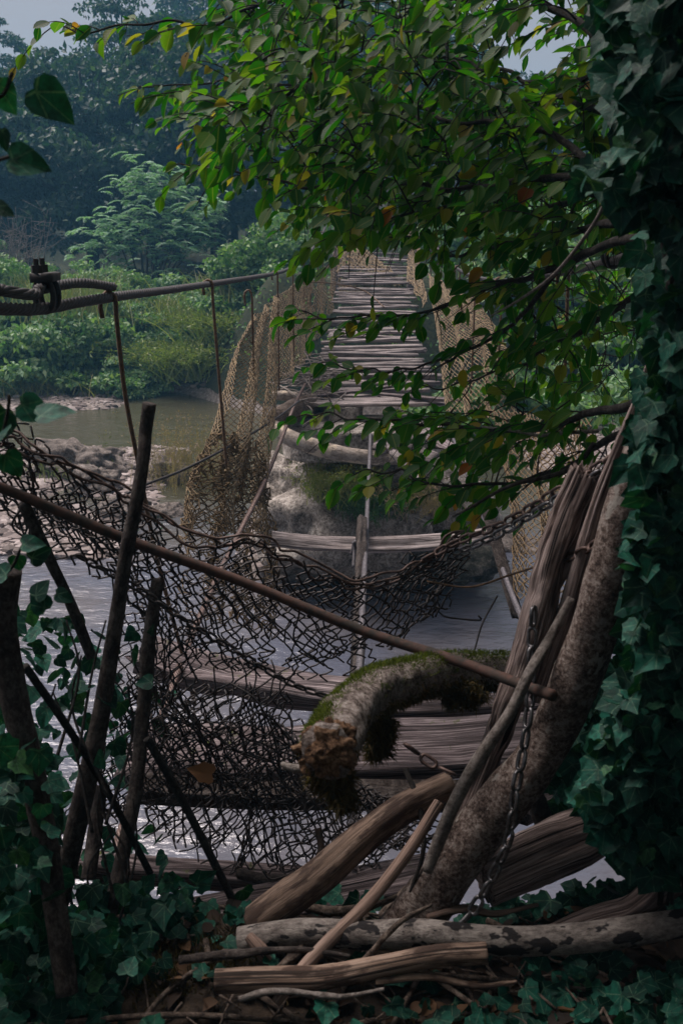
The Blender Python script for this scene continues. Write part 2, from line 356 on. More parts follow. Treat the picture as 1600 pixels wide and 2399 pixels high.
MT = dict(
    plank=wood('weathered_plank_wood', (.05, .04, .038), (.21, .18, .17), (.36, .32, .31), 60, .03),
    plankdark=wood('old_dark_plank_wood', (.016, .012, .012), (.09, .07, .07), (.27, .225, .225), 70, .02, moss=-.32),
    post=wood('split_post_wood', (.035, .023, .02), (.22, .165, .145), (.50, .40, .365), 55, .03, dist=.01, st=1),
    drift=wood('bare_driftwood', (.07, .05, .04), (.23, .155, .12), (.36, .265, .215), 50, .035, ct=.13),
    logbare=wood('half_barked_log_wood', (.06, .04, .028), (.17, .117, .085), (.28, .21, .165), 40, .05, stain=(.05, .031, .022), ct=.15),
    logbark=bark('rough_brown_bark', (.03, .022, .018), (.10, .075, .058), (.2, .16, .13), 50),
    spotbark=bark('pale_bark_with_black_patches', (.10, .085, .075), (.2, .175, .155), (.3, .27, .24), 40, 26, (.022, .02, .02), aniso=.5),
    lichen=bark('trunk_bark_with_lichen', (.045, .03, .024), (.19, .14, .115), (.40, .34, .30), 60, 34, (.36, .33, .29), aniso=1.0, thr=.62, dist=.012),
    sapl=bark('dark_sapling_bark', (.018, .014, .012), (.05, .04, .035), (.10, .085, .075), 45),
    twig=bark('dark_twig_bark', (.010, .009, .008), (.022, .019, .017), (.05, .045, .04), 60),
    paletwig=bark('pale_dead_twig', (.09, .075, .065), (.19, .165, .145), (.28, .25, .23), 60),
    mossbark=bark('flaking_branch_bark', (.06, .042, .034), (.27, .22, .19), (.52, .46, .42), 70, 30, (.06, .075, .015), thr=.64, dist=.016, st=1),
    rotten=bark('rotten_orange_wood', (.035, .02, .012), (.22, .12, .065), (.48, .30, .18), 80, dist=.02, st=1),
    deadlog=bark('pale_peeled_log', (.14, .115, .095), (.27, .23, .19), (.38, .33, .28), 18, 12, (.5, .42, .32), aniso=.6),
    rust=metal('rusty_pipe_metal', (.020, .015, .010), (.068, .032, .022), .85, .05, 30),
    darkmetal=metal('dark_weathered_steel', (.010, .009, .010), (.026, .020, .019), .75, .0),
    wire=metal('dark_fence_wire', (.013, .011, .011), (.04, .03, .027), .55, .3),
    rustwire=metal('rusty_wire', (.06, .03, .015), (.14, .08, .035), .7, .2),
    steel=metal('grey_steel_rope', (.045, .042, .045), (.11, .10, .11), .65, .2),
    chain=metal('worn_chain_steel', (.06, .058, .058), (.17, .165, .17), .38, .8),
    rustchain=metal('rusty_chain_steel', (.05, .03, .024), (.13, .085, .07), .55, .45),
    net=metal('coarse_brown_netting', (.07, .05, .027), (.27, .195, .105), .9, 0, 25),
    netdark=metal('tangled_dark_netting', (.06, .04, .018), (.16, .105, .045), .9, 0),
    hornleaf=leafm('hornbeam_leaf', [(0, (.006, .046, .005)), (.45, (.014, .076, .006)), (.80, (.045, .115, .006)), (.95, (.08, .12, .012)), (.99, (.2, .14, .02)), (1, (.24, .06, .02))], .52, .5, 'beech', .18, 2.0),
    ivyleaf=leafm('ivy_leaf', [(0, (.003, .024, .016)), (.6, (.0065, .054, .036)), (.93, (.013, .09, .06)), (1, (.03, .09, .028))], .15, .6, 'ivy', .12),
    brownleaf=leafm('brown_dead_leaf', [(0, (.11, .055, .028)), (1, (.13, .065, .03))], .2, .8, None, .15),
    litleaf=leafm('dead_leaf', [(0, (.012, .009, .007)), (.6, (.028, .018, .012)), (1, (.09, .05, .025))], .15, .8, None, .2),
    moss=leafm('green_moss', [(0, (.03, .035, .008)), (.6, (.065, .085, .016)), (1, (.12, .14, .025))], .3, .9, None, .1),
    drymoss=leafm('brown_moss', [(0, (.022, .018, .008)), (.6, (.055, .042, .018)), (1, (.1, .07, .03))], .2, .9, None, .1),
)
def foliage(name, a, b, c, tr=.3): return leafm(name, [(0, a), (.6, b), (1, c)], tr, .55, None, .3, 1.3)
MT.update(
    forest=foliage('far_forest_leaf', (.015, .045, .036), (.03, .07, .05), (.08, .13, .08)),
    bushA=foliage('grey_green_leaf', (.09, .20, .095), (.18, .30, .15), (.32, .42, .23)),
    bushB=foliage('mid_green_leaf', (.06, .15, .06), (.13, .24, .10), (.25, .35, .15)),
    bushC=foliage('yellow_green_leaf', (.10, .20, .05), (.17, .29, .07), (.25, .36, .11)),
    feather=foliage('pale_feathery_leaf', (.12, .26, .17), (.20, .36, .24), (.3, .46, .33)),
    tawny=foliage('tawny_willow_leaf', (.11, .16, .05), (.19, .24, .08), (.30, .31, .14)),
    flower=foliage('pinkish_seed_head', (.19, .16, .10), (.28, .21, .15), (.38, .27, .20)),
    grass=foliage('dry_grass_blade', (.10, .14, .045), (.19, .21, .08), (.3, .27, .13)),
    sedge=foliage('green_sedge_blade', (.02, .06, .025), (.035, .09, .035), (.06, .12, .05)),
)
def rockmat(name, dark, mid, light, sc=5):
    m, nt, b = mk(name); v = nd(nt, 'ShaderNodeNewGeometry').outputs['Position']
    f = noise(nt, v, sc, 9, .68); f2 = noise(nt, v, sc * 5, 6, .75); s = mathn(nt, 'ADD', mathn(nt, 'MULTIPLY', f, .5), mathn(nt, 'MULTIPLY', f2, .5))
    lk(nt, ramp(nt, s, [(.4, dark), (.5, mid), (.6, light)]), b.inputs['Base Color']); b.inputs['Roughness'].default_value = .9
    bump(nt, b, f2, .9, .04); return m
MT['rock'] = rockmat('pale_river_rock', (.04, .032, .025), (.14, .115, .095), (.31, .265, .235), 7)
MT['pier'] = rockmat('mottled_old_concrete', (.045, .038, .03), (.28, .245, .21), (.58, .53, .47), 8)
MT['mossrock'] = rockmat('dark_mossy_rock', (.018, .02, .014), (.05, .05, .035), (.2, .18, .15), 4)
def pebm():
    m, nt, b = mk('mixed_pebble'); ge = nd(nt, 'ShaderNodeNewGeometry')
    c = ramp(nt, ge.outputs['Random Per Island'], [(0, (.09, .07, .06)), (.5, (.21, .17, .155)), (1, (.38, .33, .31))]); lk(nt, c, b.inputs['Base Color']); b.inputs['Roughness'].default_value = .85; return m
MT['pebble'] = pebm()
def groundm():
    m, nt, b = mk('river_ground'); ge = nd(nt, 'ShaderNodeNewGeometry'); v = ge.outputs['Position']
    sp = nd(nt, 'ShaderNodeSeparateXYZ'); lk(nt, v, sp.inputs[0]); f = noise(nt, v, 14, 8, .7); f2 = noise(nt, v, 1.5, 4, .6)
    soil = ramp(nt, f, [(.35, (.012, .010, .008)), (.55, (.04, .03, .022)), (.7, (.085, .065, .045))])
    grav = ramp(nt, f, [(.35, (.09, .075, .065)), (.5, (.2, .17, .15)), (.65, (.33, .29, .27))])
    bank = ramp(nt, f, [(.35, (.014, .02, .012)), (.6, (.04, .048, .025)), (.75, (.08, .075, .04))])
    yy = mathn(nt, 'ADD', sp.outputs[1], mathn(nt, 'MULTIPLY', f2, 1.0))
    c = mixc(nt, mathn(nt, 'GREATER_THAN', yy, 6.0), soil, grav); zz = mathn(nt, 'ADD', sp.outputs[2], mathn(nt, 'MULTIPLY', f2, .4))
    k = mathn(nt, 'MULTIPLY', mathn(nt, 'GREATER_THAN', yy, 18.5), mathn(nt, 'GREATER_THAN', zz, .42))
    lk(nt, mixc(nt, k, c, bank), b.inputs['Base Color']); b.inputs['Roughness'].default_value = .95; b.inputs['Specular IOR Level'].default_value = .15
    bump(nt, b, f, .8, .03); return m
def waterm():
    m, nt, b = mk('river_water'); v = nd(nt, 'ShaderNodeNewGeometry').outputs['Position']
    f = noise(nt, v, 5.5, 5, .55, (1, 1.9, 1)); f2 = noise(nt, v, 1.6, 3, .5, (1, 1.5, 1)); f3 = noise(nt, v, .7, 3, .6)
    h = mathn(nt, 'ADD', mathn(nt, 'MULTIPLY', f, .5), f2); bump(nt, b, h, .5, .11)
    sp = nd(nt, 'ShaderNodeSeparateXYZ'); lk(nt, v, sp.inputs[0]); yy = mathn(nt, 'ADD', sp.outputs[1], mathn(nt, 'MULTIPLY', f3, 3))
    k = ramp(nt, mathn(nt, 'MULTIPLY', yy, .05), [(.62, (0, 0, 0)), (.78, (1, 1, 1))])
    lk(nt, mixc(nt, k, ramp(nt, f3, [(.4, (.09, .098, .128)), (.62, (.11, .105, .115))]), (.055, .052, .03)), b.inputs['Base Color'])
    b.inputs['Roughness'].default_value = .16; b.inputs['IOR'].default_value = 1.6; return m

# ------------------------------------------------------------------ the setting: ground, river
def H(x, y):
    x = np.asarray(x, float); y = np.asarray(y, float); p = np.stack([x, y, x * 0], -1)
    n1 = fbm(p * .9, 4, 1); n2 = fbm(p * 4, 3, 2)
    edge = 1.88 + .35 * sst(x, .5, 1.3) + .45 * sst(-x, .9, 1.6)
    near = 2.2 + .9 * sst(np.abs(x), .8, 2.6) * sst(-y, -1.9, -.2) + 2.2 * sst(-y, .8, 5) + .25 * sst(np.abs(x), 1.2, 3) + .05 * n2  # bank raised unseen behind and beside the viewpoint to cut sky light
    drop = sst(y, edge, edge + 1.15 + .25 * sst(np.abs(x), 1, 3)); z = near * (1 - drop) - .6 * drop
    bar = .62 * sst(-x, 1.5, 2.8) * sst(y, 10.1, 11.2) * sst(-y, -18.8, -16.5)
    isl = 1.0 * sst(1.9 - np.abs(x - .25), 0, .9) * sst(y, 9.6, 10.6) * sst(-y, -14.5, -12.5)
    rb = .95 * sst(x, 1.6, 4) * sst(y, 12.4, 14.5)
    farg = .64 * sst(-x, 3.4, 5.2) * sst(y, 19.2, 21)
    z = z + np.maximum(np.maximum(bar, isl), np.maximum(rb, farg)) * sst(y, 5, 8) + sst(y, 5, 8) * .07 * n1 + .02 * n2 * sst(y, 5, 8)
    ys = 22.6 - 3.2 * sst(x, -5, -1.2) + 1.0 * sst(x, 2, 5)
    top = 1.45 + 1.85 * sst(x, -3.2, -1.2) * (1 - .6 * sst(x, 2, 4))
    z = z + top * sst(y, ys, ys + 2.6) + (y > 24) * 0 + 4.5 * sst(y, 27, 90) + .5 * n1 * sst(y, ys + 2, ys + 8)
    return z
def axis(lo, hi, c, fine, n):
    t = np.linspace(-1, 1, n); s = np.sinh(t * 4.2) / np.sinh(4.2); a = np.where(s < 0, c + s * (c - lo), c + s * (hi - c)); return a
xs = axis(-130, 130, 0, .05, 280); ys = np.r_[np.linspace(-30, 0, 30)[:-1], np.linspace(0, 4, 90)[:-1], np.linspace(4, 30, 190)[:-1], np.geomspace(30, 175, 60)]
X, Y = np.meshgrid(xs, ys); Z = H(X, Y); mb = MB(); k, n = X.shape
i = np.arange(k - 1)[:, None] * n; j = np.arange(n - 1)[None]
mb.add(np.stack([X, Y, Z], -1), np.stack([i + j, i + j + 1, i + n + j + 1, i + n + j], -1).reshape(-1, 4))
tag(mb.build('ground', groundm(), origin=(0, 0, 0)), kind='structure')
mb = MB(); xs = np.linspace(-60, 60, 60); ys = np.linspace(1.5, 27, 40); X, Y = np.meshgrid(xs, ys); k, n = X.shape; i = np.arange(k - 1)[:, None] * n; j = np.arange(n - 1)[None]
mb.add(np.stack([X, Y, X * 0], -1), np.stack([i + j, i + j + 1, i + n + j + 1, i + n + j], -1).reshape(-1, 4))
tag(mb.build('water', waterm(), origin=(0, 0, 0)), kind='structure')

# ------------------------------------------------------------------ stones
mb = MB(); V, F = ICO[1]
cand = np.vstack([np.c_[rng.uniform(-9, -1.3, 15000), rng.uniform(10.0, 18.8, 15000)], np.c_[rng.uniform(-12, -3, 2200), rng.uniform(19.3, 23.2, 2200)], np.c_[rng.uniform(-1.6, 6, 2600), rng.uniform(9.6, 18, 2600)]])
z = H(cand[:, 0], cand[:, 1]); ok = (z > -.03) & (z < .9); cand = cand[ok]; z = z[ok]; N = len(cand)
s = np.exp(rng.normal(-3.25, .38, N))[:, None, None] * (1 + .4 * rng.random((N, 1, 3))) * np.array([1.2, 1, .62])
P = V[None] * (1 + .28 * rng.normal(size=(N, len(V), 1)) * .6) * s + np.c_[cand, z][:, None]
mb.add(P, None, (F[None] + np.arange(N)[:, None, None] * len(V)).reshape(-1, 3), P.reshape(-1, 3)); tag(mb.build('pebbles', MT['pebble'], smooth=False, origin=(0, 0, 0)), kind='stuff')
BL = [  # px, py, size, label
    (190, 1080, (.95, .7, .55), 'long pale boulder with a dark shaded face on the gravel bar'),
    (225, 1125, (.55, .5, .36), 'low rounded pale rock in front of the long dark faced boulder'),
    (395, 1110, (.50, .5, .42), 'pale rock just right of the leaning cut sapling pole'),
    (300, 1190, (.42, .35, .26), 'flat grey rock behind the sagging wire fence by the pole'),
    (385, 1215, (.40, .34, .28), 'brown rock beside the lower end of the thin hanging rod'),
    (120, 1190, (.36, .32, .2), 'small flat rock near the rusty pipe on the gravel bar'),
    (420, 1330, (.30, .25, .2), 'pale stone at the water edge below the tangled net'),
    (295, 922, (.34, .26, .2), 'white rounded stone by the sedge tuft on the far shore')]
for q, (px, py, sz, lab) in enumerate(BL):
    d = at(px, py, 1) - C0; Yg = 23.2 if py < 950 else None
    if Yg is None:
        for Yt in np.linspace(9, 24, 300):
            p = C0 + d * Yt
            if p[2] < H(p[0], p[1]) + sz[2] * .3: Yg = Yt; break
    p = C0 + d * Yg; mb = MB(); sz = tuple(v * .78 for v in sz); rock(mb, (p[0], p[1], H(p[0], p[1]) + sz[2] * .25), sz, 5, .42, 1.5, q + 3)
    tag(mb.build('boulder', MT['rock'], smooth=True), lab, 'rock', 'boulders along the river')
pier = thing('bridge_pier', 'stubby mottled concrete bridge pier on a dark rock in the river', 'bridge pier', (.3, 10.2, .3))
mb = MB()
for px, py, Yy, sz, sd in ((800, 1230, 10.3, (.95, .8, .72), 2), (1010, 1215, 10.6, (.7, .7, .62), 5), (690, 1200, 10.4, (.42, .5, .66), 8), (860, 1110, 10.6, (.75, .6, .35), 11)):
    rock(mb, at(px, py, Yy), sz, 5, .30, 1.6, sd)
mb.build('base_rock', MT['pier'], pier)
def prism(mb, cx, cy, z0, z1, rx, ry, n=40, amp=.03, seed=1, ex=4):
    a = np.arange(n) * 2 * np.pi / n; sup = (np.abs(np.cos(a)) ** ex + np.abs(np.sin(a)) ** ex) ** (-1 / ex); zs = np.r_[z0, np.linspace(z0 + .01, z1 - .02, 8), z1]
    rows = []
    for zi in zs:
        q = np.stack([np.cos(a) * 2, np.sin(a) * 2, np.full(n, zi * 5)], -1); f = sup * (1 + amp * fbm(q, 4, seed)) * (.985 if zi in (z0, z1) else 1)
        rows.append(np.stack([cx + rx * f * np.cos(a), cy + ry * f * np.sin(a), np.full(n, zi) + .015 * vn(q * 2, seed)], -1))
    V = np.vstack(rows); m = len(V); V = np.vstack([V, [[cx, cy, z0], [cx, cy, z1]]]); j = np.arange(n); j2 = (j + 1) % n
    mb.add(V, ringq(len(zs), n), np.vstack([np.stack([np.full(n, m), j2, j], -1), np.stack([np.full(n, m + 1), m - n + j, m - n + j2], -1)]), V)
pc = at(850, 1032, 9.7); mb = MB(); prism(mb, pc[0], 9.95, pc[2] - .17, pc[2] + .13, .80, .52, ex=3, seed=4); mb.build('cap_slab', MT['pier'], pier, smooth=False)
mb = MB(); prism(mb, pc[0] - .04, 10.05, .95, pc[2] - .15, .52, .4, seed=9, amp=.1, ex=3); mb.build('pedestal', MT['pier'], pier, smooth=False)
mb = MB(); prism(mb, at(805, 980, 10.2)[0], 10.2, pc[2] + .08, 1.93, .2, .2, seed=6, ex=2.6); mb.build('stub_column', MT['pier'], pier, smooth=False)
for px, py, Yy, sz, sd, lab in ((1080, 1320, 9.8, (.45, .3, .2), 21, 'dark mossy rock at the foot of the pier on its right'), (1180, 1300, 11.5, (.6, .4, .3), 24, 'pale sloping rock beyond the dark hanging board')):
    mb = MB(); rock(mb, at(px, py, Yy), sz, 4, .35, 1.4, sd); tag(mb.build('boulder', MT['mossrock'] if sd == 21 else MT['rock']), lab, 'rock', 'boulders along the river')

# ------------------------------------------------------------------ the suspension bridge
def ax(Y): return .036 * Y - .05
DZ = np.array([(9, 1.92), (10.3, 1.95), (12, 2.06), (15, 2.43), (17.5, 2.86), (19.6, 3.2), (22, 3.3)])
def dz(Y): return np.interp(Y, DZ[:, 0], DZ[:, 1])
bridge = thing('suspension_bridge', 'derelict narrow rope bridge with grey planks and torn netting', 'bridge', (ax(9), 9, 2.1))
Yp = 10.1; q = 0
while Yp < 19.6:
    w = rng.uniform(.085, .19); c = ax(Yp); mb = MB(); t = rng.normal() * .045; hw = np.interp(Yp, [10, 12, 15, 19], [.73, .67, .60, .58]) + rng.normal() * .05; zz = dz(Yp)
    if not (11.55 < Yp < 11.7) and (rng.random() > .06 or Yp < 10.4):
        board(mb, (c - hw, Yp - t, zz + rng.normal() * .022), (c + hw, Yp + t, zz + rng.normal() * .022), w, .035, k=16, jag=.35)
        mb.build('plank', MT['plank'], bridge)
    Yp += w + rng.uniform(.002, .028); q += 1
LC = [(-8, 5.9), (-3, 4.6), (0, 3.88), (2.37, 3.52), (3.6, 3.46), (5.7, 3.39), (9.4, 3.285), (11.1, 3.27), (12.8, 3.30), (15.7, 3.45), (18.5, 3.72), (20.5, 4.3), (24, 5.2)]
RCp = [(-8, 6), (-3, 4.75), (0, 4.0), (2.93, 3.66), (4.7, 3.5), (7.2, 3.33), (10, 3.26), (12.8, 3.30), (15.7, 3.45), (18.5, 3.72), (20.5, 4.3), (24, 5.2)]
def cab(c, side, Ymin): return np.array([(ax(y) + side * .9, y, z) for y, z in c if y >= Ymin])
def cabz(c, Y): c = np.array(c); return np.interp(Y, c[:, 0], c[:, 1])
for side, c in ((-1, LC), (1, RCp)):
    mb = MB(); p = cab(c, side, -8); rope(mb, smooth(p, 60), .018, pitch=.22, step=.03); mc = mb.build('main_cable', MT['darkmetal'], bridge)
    # the looped back tail of the cable and its clamp
    Y0 = 2.92 if side < 0 else 3.75
    mb = MB(); y = np.array([-3, 0.5, Y0 - .35, Y0 - .05, Y0 + .12, Y0 + .38, Y0 + .74]); off = np.array([.036, .036, .036, .036, .045, .05, .034])
    tp = np.stack([ax(y) + side * .9, y, cabz(c, y) + off], -1); rope(mb, tp, .016, pitch=.2, step=.02); tail = mb.build('cable_tail', MT['darkmetal'], bridge)
    b = np.array([ax(Y0) + side * .9, Y0, cabz(c, Y0) + .018]); mb = MB()
    a = np.linspace(0, 2 * np.pi, 17); el = np.stack([np.cos(a) * .026, a * 0, np.sin(a) * .046], -1) + b
    for o in (-.028, .028): tube(mb, el + [0, o, 0], .0085, 7, 30, cap=False)
    board(mb, b + [0, -.05, .05], b + [0, .05, .05], .06, .026, amp=.02, jag=0, k=4); cl = mb.build('cable_clamp', MT['darkmetal'], bridge)
    for o in (-.03, .03):
        mb = MB(); cc = b + [-.005 + .01 * side, o, .062]
        tube(mb, [cc, cc + [0, 0, .022]], .0155, 6, 2); tube(mb, [cc + [0, 0, .02], cc + [0, 0, .04]], .008, 8, 2); mb.build('nut', MT['darkmetal'], cl, smooth=False)
HG = {-1: [(3.6, 2.1, .06), (5.7, 2.35, .05), (9.4, 2.2, 0), (11.1, 2.2, 0), (12.8, 2.3, 0), (14, 2.4, 0), (15.7, 2.5, 0), (17.2, 2.8, 0)],
      1: [(4.7, 2.75, .02), (7.2, 2.55, 0), (9.2, 2.2, 0), (11, 2.2, 0), (12.8, 2.3, 0), (15, 2.4, 0), (17, 2.8, 0)]}
for side, c in ((-1, LC), (1, RCp)):
    for y, zb, bend in HG[side]:
        mb = MB(); x = ax(y) + side * .9; z = cabz(c, y)
        if side < 0 and y == 3.6: pts = [(x - .03, y, z - .075), (x - .035, y, z - .01), (x, y, z + .024), (x + .02, y, z), (x + .02, y, z - .08), (x + .03, y + .02, z - .35), (x + .062, y + .02, z - .6), (x + .11, y + .05, z - 1.0), (x + .2, y + .05, z - 1.45), (x + .23, y + .05, z - 1.62)]
        else: pts = [(x - .025, y, z - .06), (x - .028, y, z), (x, y, z + .024), (x + .024, y, z), (x + .024, y, z - .09), (x + .024 + bend * .4, y, (z + zb) / 2), (x + .02 + bend, y, zb)]
        tube(mb, pts, .0085, 6, 50); mb.build('hanger_rod', MT['rustwire'], bridge)
mb = MB(); x, y = ax(7.5) - .9, 7.5; z = cabz(LC, 7.5) - .1
tube(mb, [(x - .03, y, z - .1), (x - .035, y, z - .02), (x - .01, y, z + .01), (x + .018, y, z - .02), (x + .02, y, z - .2), (x + .02, y, z - .75)], .0085, 6, 40); mb.build('hanger_rod', MT['rustwire'], bridge)
# deck cables below
for off, pts, rr in ((-.75, path((715, 900, 10.2), (690, 950, 9.3), (640, 1080, 7.2), (605, 1160, 6.3), (520, 1330, 4.9), (450, 1490, 3.9), (400, 1620, 3.4), (285, 1950, 2.55), (240, 2080, 2.3)), .016),
                     (0, path((868, 985, 10), (866, 1060, 8.8), (862, 1150, 7.5), (858, 1250, 6.3), (850, 1400, 4.9), (842, 1560, 3.95), (835, 1750, 3.1), (830, 1950, 2.5)), .017),
                     (.75, path((1050, 1000, 10), (1098, 1120, 8), (1150, 1260, 6.4), (1190, 1370, 5.5), (1226, 1460, 4.9), (1290, 1620, 4.1), (1400, 1800, 3.2)), .017)):
    mb = MB(); rope(mb, smooth(pts, 40), rr, pitch=.13, step=.02); mb.build('deck_cable', MT['steel'] if off >= 0 else MT['rustchain'], bridge)
def netsheet(L, Rr, cols, rows, r, fold=.05, nf=3, jit=.01, seed=0, sagc=0, hole=0):
    """diamond netting hung between the curves L and Rr"""
    L = smooth(np.array(L), rows * 2 + 1); Rr = smooth(np.array(Rr), rows * 2 + 1); A = []; B = []
    def pt(i, j):
        u = i / (cols * 2); p = L[j] * (1 - u) + Rr[j] * u; n = nrm(np.cross(Rr[j] - L[j], [0, 0, 1.])); p = p + n * fold * math.sin(u * nf * 6.28 + seed + .5 * math.sin(j * .12)) * (.3 + .7 * j / (rows * 2))
        p = p + np.array([0, 0, -sagc * 4 * u * (1 - u)]); return p + jit * np.array([hsh(i, j, k, seed) for k in (1, 2, 3)])
    G = {(i, j): pt(i, j) for i in range(cols * 2 + 1) for j in range(rows * 2 + 1) if (i + j) % 2 == 0}
    for (i, j), p in G.items():
        for di in (-1, 1):
            q = G.get((i + di, j + 1))
            if q is not None and not (hole and vn(np.array([i * .25, j * .12, seed]), 3) > hole): A.append(p); B.append(q)
    mb = MB(); segs(mb, np.array(A), np.array(B), r, 4); return mb
netsheet(path((600, 745, 7.6), (560, 830, 7.1), (530, 920, 6.7), (505, 1040, 6.3), (455, 1150, 6.0), (440, 1240, 5.9)), path((655, 690, 9.4), (652, 800, 8.6), (650, 900, 8.0), (640, 1060, 7.3), (632, 1160, 6.9), (640, 1250, 6.6)), 34, 42, .0036, .12, 2.4, .005, 3).build('netting', MT['net'], bridge)
netsheet(path((520, 1010, 6.4), (470, 1090, 6.1), (445, 1180, 5.9), (430, 1290, 5.7), (440, 1440, 5.6)), path((610, 1040, 7), (625, 1140, 6.8), (635, 1230, 6.6), (640, 1330, 6.3), (640, 1480, 6.1)), 30, 32, .004, .14, 3.3, .035, 9, hole=.3).build('netting', MT['netdark'], bridge)
netsheet(path((655, 690, 9.4), (655, 780, 9.4), (655, 900, 9.4)), path((706, 655, 12.2), (708, 760, 12.2), (706, 850, 12.2)), 22, 22, .0042, .05, 1.5, .004, 5).build('netting', MT['net'], bridge)
netsheet(path((706, 662, 12.2), (708, 760, 12.2), (706, 850, 12.2)), path((786, 590, 18), (787, 650, 18), (788, 690, 18)), 30, 15, .005, .05, 3, .006, 6, sagc=.1, hole=.5).build('netting', MT['netdark'], bridge)
netsheet(path((788, 575, 19), (790, 630, 18.2), (795, 690, 17)), path((850, 580, 19.2), (925, 640, 17.8), (960, 690, 16.6)), 26, 20, .0065, .03, 3, .02, 7).build('netting', MT['net'], bridge)
netsheet(path((955, 540, 19), (958, 600, 18.4), (962, 660, 17)), path((985, 560, 17.5), (990, 640, 17), (1000, 720, 15)), 12, 22, .007, .06, 2, .015, 8).build('netting', MT['net'], bridge)
netsheet(path((1000, 640, 14.5), (1012, 760, 12), (1045, 960, 9.6)), path((1110, 700, 10), (1180, 830, 8.4), (1190, 985, 8.2)), 34, 34, .0044, .07, 3, .005, 11).build('netting', MT['net'], bridge)
netsheet(path((1150, 960, 8.0), (1180, 1080, 7.2), (1200, 1200, 6.6), (1215, 1380, 5.8)), path((1395, 985, 5.2), (1400, 1150, 4.9), (1395, 1280, 4.7), (1380, 1520, 4.4)), 30, 26, .004, .09, 2.4, .009, 12).build('netting', MT['netdark'], bridge)
for e, (px, lab) in enumerate(((787, 0), (966, 1))):
    p = at(px, 590, 19.6); mb = MB(); tube(mb, [(p[0], 19.8, 2.5), (p[0] + .02, 19.85, 3.4), (p[0] + .05 - .1 * e, 19.9, 4.35)], [.085, .08, .07], 10, amp=.08, crack=.2); mb.build('end_post', MT['plank'], bridge)
# loose lines of the left side
mb = MB(); tube(mb, path((700, 662, 12), (760, 662, 12.5), (850, 680, 13), (900, 720, 12.4)), .008, 5, 30); mb.build('guy_line', MT['rustwire'], bridge)
mb = MB(); tube(mb, path((240, 1190, 5.6), (330, 1140, 5.8), (420, 1105, 6.0), (520, 1055, 6.3), (640, 985, 7.6), (700, 940, 9)), .009, 5, 40); mb.build('guy_line', MT['darkmetal'], bridge)

# broken timbers round the pier and in the gap
def single(name, mb, mat, label, cat, group=None, smooth=True): return tag(mb.build(name, MT[mat], smooth=smooth), label, cat, group)
mb = MB(); tube(mb, path((640, 985, 9.3), (668, 1020, 9.1), (740, 1048, 9.0), (830, 1068, 8.95), (920, 1073, 8.95), (985, 1068, 9.0)), [.055, .075, .078, .07, .068, .06], 14, amp=.05)
single('log', mb, 'deadlog', 'bent pale peeled log lying in front of the concrete pier', 'log')
mb = MB(); tube(mb, path((652, 985, 9.2), (690, 962, 9.8), (752, 945, 10.6)), [.11, .12, .11], 14, amp=.1); single('log', mb, 'logbark', 'thick dark log end on beside the pier under the deck edge', 'log')
mb = MB(); tube(mb, path((640, 925, 10.2), (700, 930, 10.3), (770, 938, 10.5)), [.05, .055, .05], 10, amp=.08); single('log', mb, 'deadlog', 'pale log poking out under the deck left of the pier', 'log')
BP = [((885, 1052, 8.9), (1010, 1006, 9.3), .13, .04, 'plank', 'short grey plank propped up on the pier beside the steel rope'),
      ((905, 1038, 9.2), (1015, 1075, 9.0), .16, .035, 'plank', 'pale splintered plank fallen slantwise under the propped plank'),
      ((925, 1058, 8.8), (985, 1130, 8.2), .10, .04, 'plank', 'light grey plank sliding down off the right of the pier'),
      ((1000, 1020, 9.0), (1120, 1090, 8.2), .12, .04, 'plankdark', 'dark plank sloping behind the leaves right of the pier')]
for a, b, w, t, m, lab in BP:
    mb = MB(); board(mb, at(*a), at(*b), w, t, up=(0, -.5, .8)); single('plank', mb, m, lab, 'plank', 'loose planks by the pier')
mb = MB(); board(mb, at(640, 1262, 6.3), at(1168, 1252, 6.1), .10, .045, up=(0, -.75, .65), sag=.055, k=40); single('plank', mb, 'plank', 'single grey crosspiece plank sagging across the gap above the river', 'plank')
mb = MB(); board(mb, at(1138, 1185, 6.1), at(1210, 1440, 5.55), .075, .02, up=(.3, -1, 0), jag=1.2); single('plank', mb, 'sapl', 'narrow black board hanging down beside the rusty steel rope', 'plank')
mb = MB(); board(mb, at(848, 1215, 6.4), at(836, 1600, 4.2), .055, .05, up=(0, -1, .3)); single('post', mb, 'sapl', 'dark squared stake standing against the middle steel rope', 'post')
mb = MB(); tube(mb, path((828, 1268, 6.0), (830, 1290, 5.98), (828, 1330, 5.9)), .011, 6); tube(mb, path((822, 1300, 6), (832, 1268, 6.02), (840, 1300, 5.98)), .01, 6); single('bolt', mb, 'steel', 'bent iron bolt through the middle of the sagging crosspiece', 'bolt')
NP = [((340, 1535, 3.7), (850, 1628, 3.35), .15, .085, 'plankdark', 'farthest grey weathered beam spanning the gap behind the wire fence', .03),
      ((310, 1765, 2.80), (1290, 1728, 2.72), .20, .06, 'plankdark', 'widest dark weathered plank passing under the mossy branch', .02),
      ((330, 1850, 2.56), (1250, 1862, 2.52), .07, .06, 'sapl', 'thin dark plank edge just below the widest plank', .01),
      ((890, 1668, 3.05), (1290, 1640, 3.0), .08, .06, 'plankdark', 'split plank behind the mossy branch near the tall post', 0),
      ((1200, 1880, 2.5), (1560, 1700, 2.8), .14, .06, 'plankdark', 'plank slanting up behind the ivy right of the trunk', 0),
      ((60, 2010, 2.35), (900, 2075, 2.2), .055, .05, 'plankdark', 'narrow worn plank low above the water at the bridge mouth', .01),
      ((390, 2175, 2.00), (1010, 2050, 2.10), .10, .05, 'plankdark', 'splintery grey plank slanting up from the dark ground', 0)]
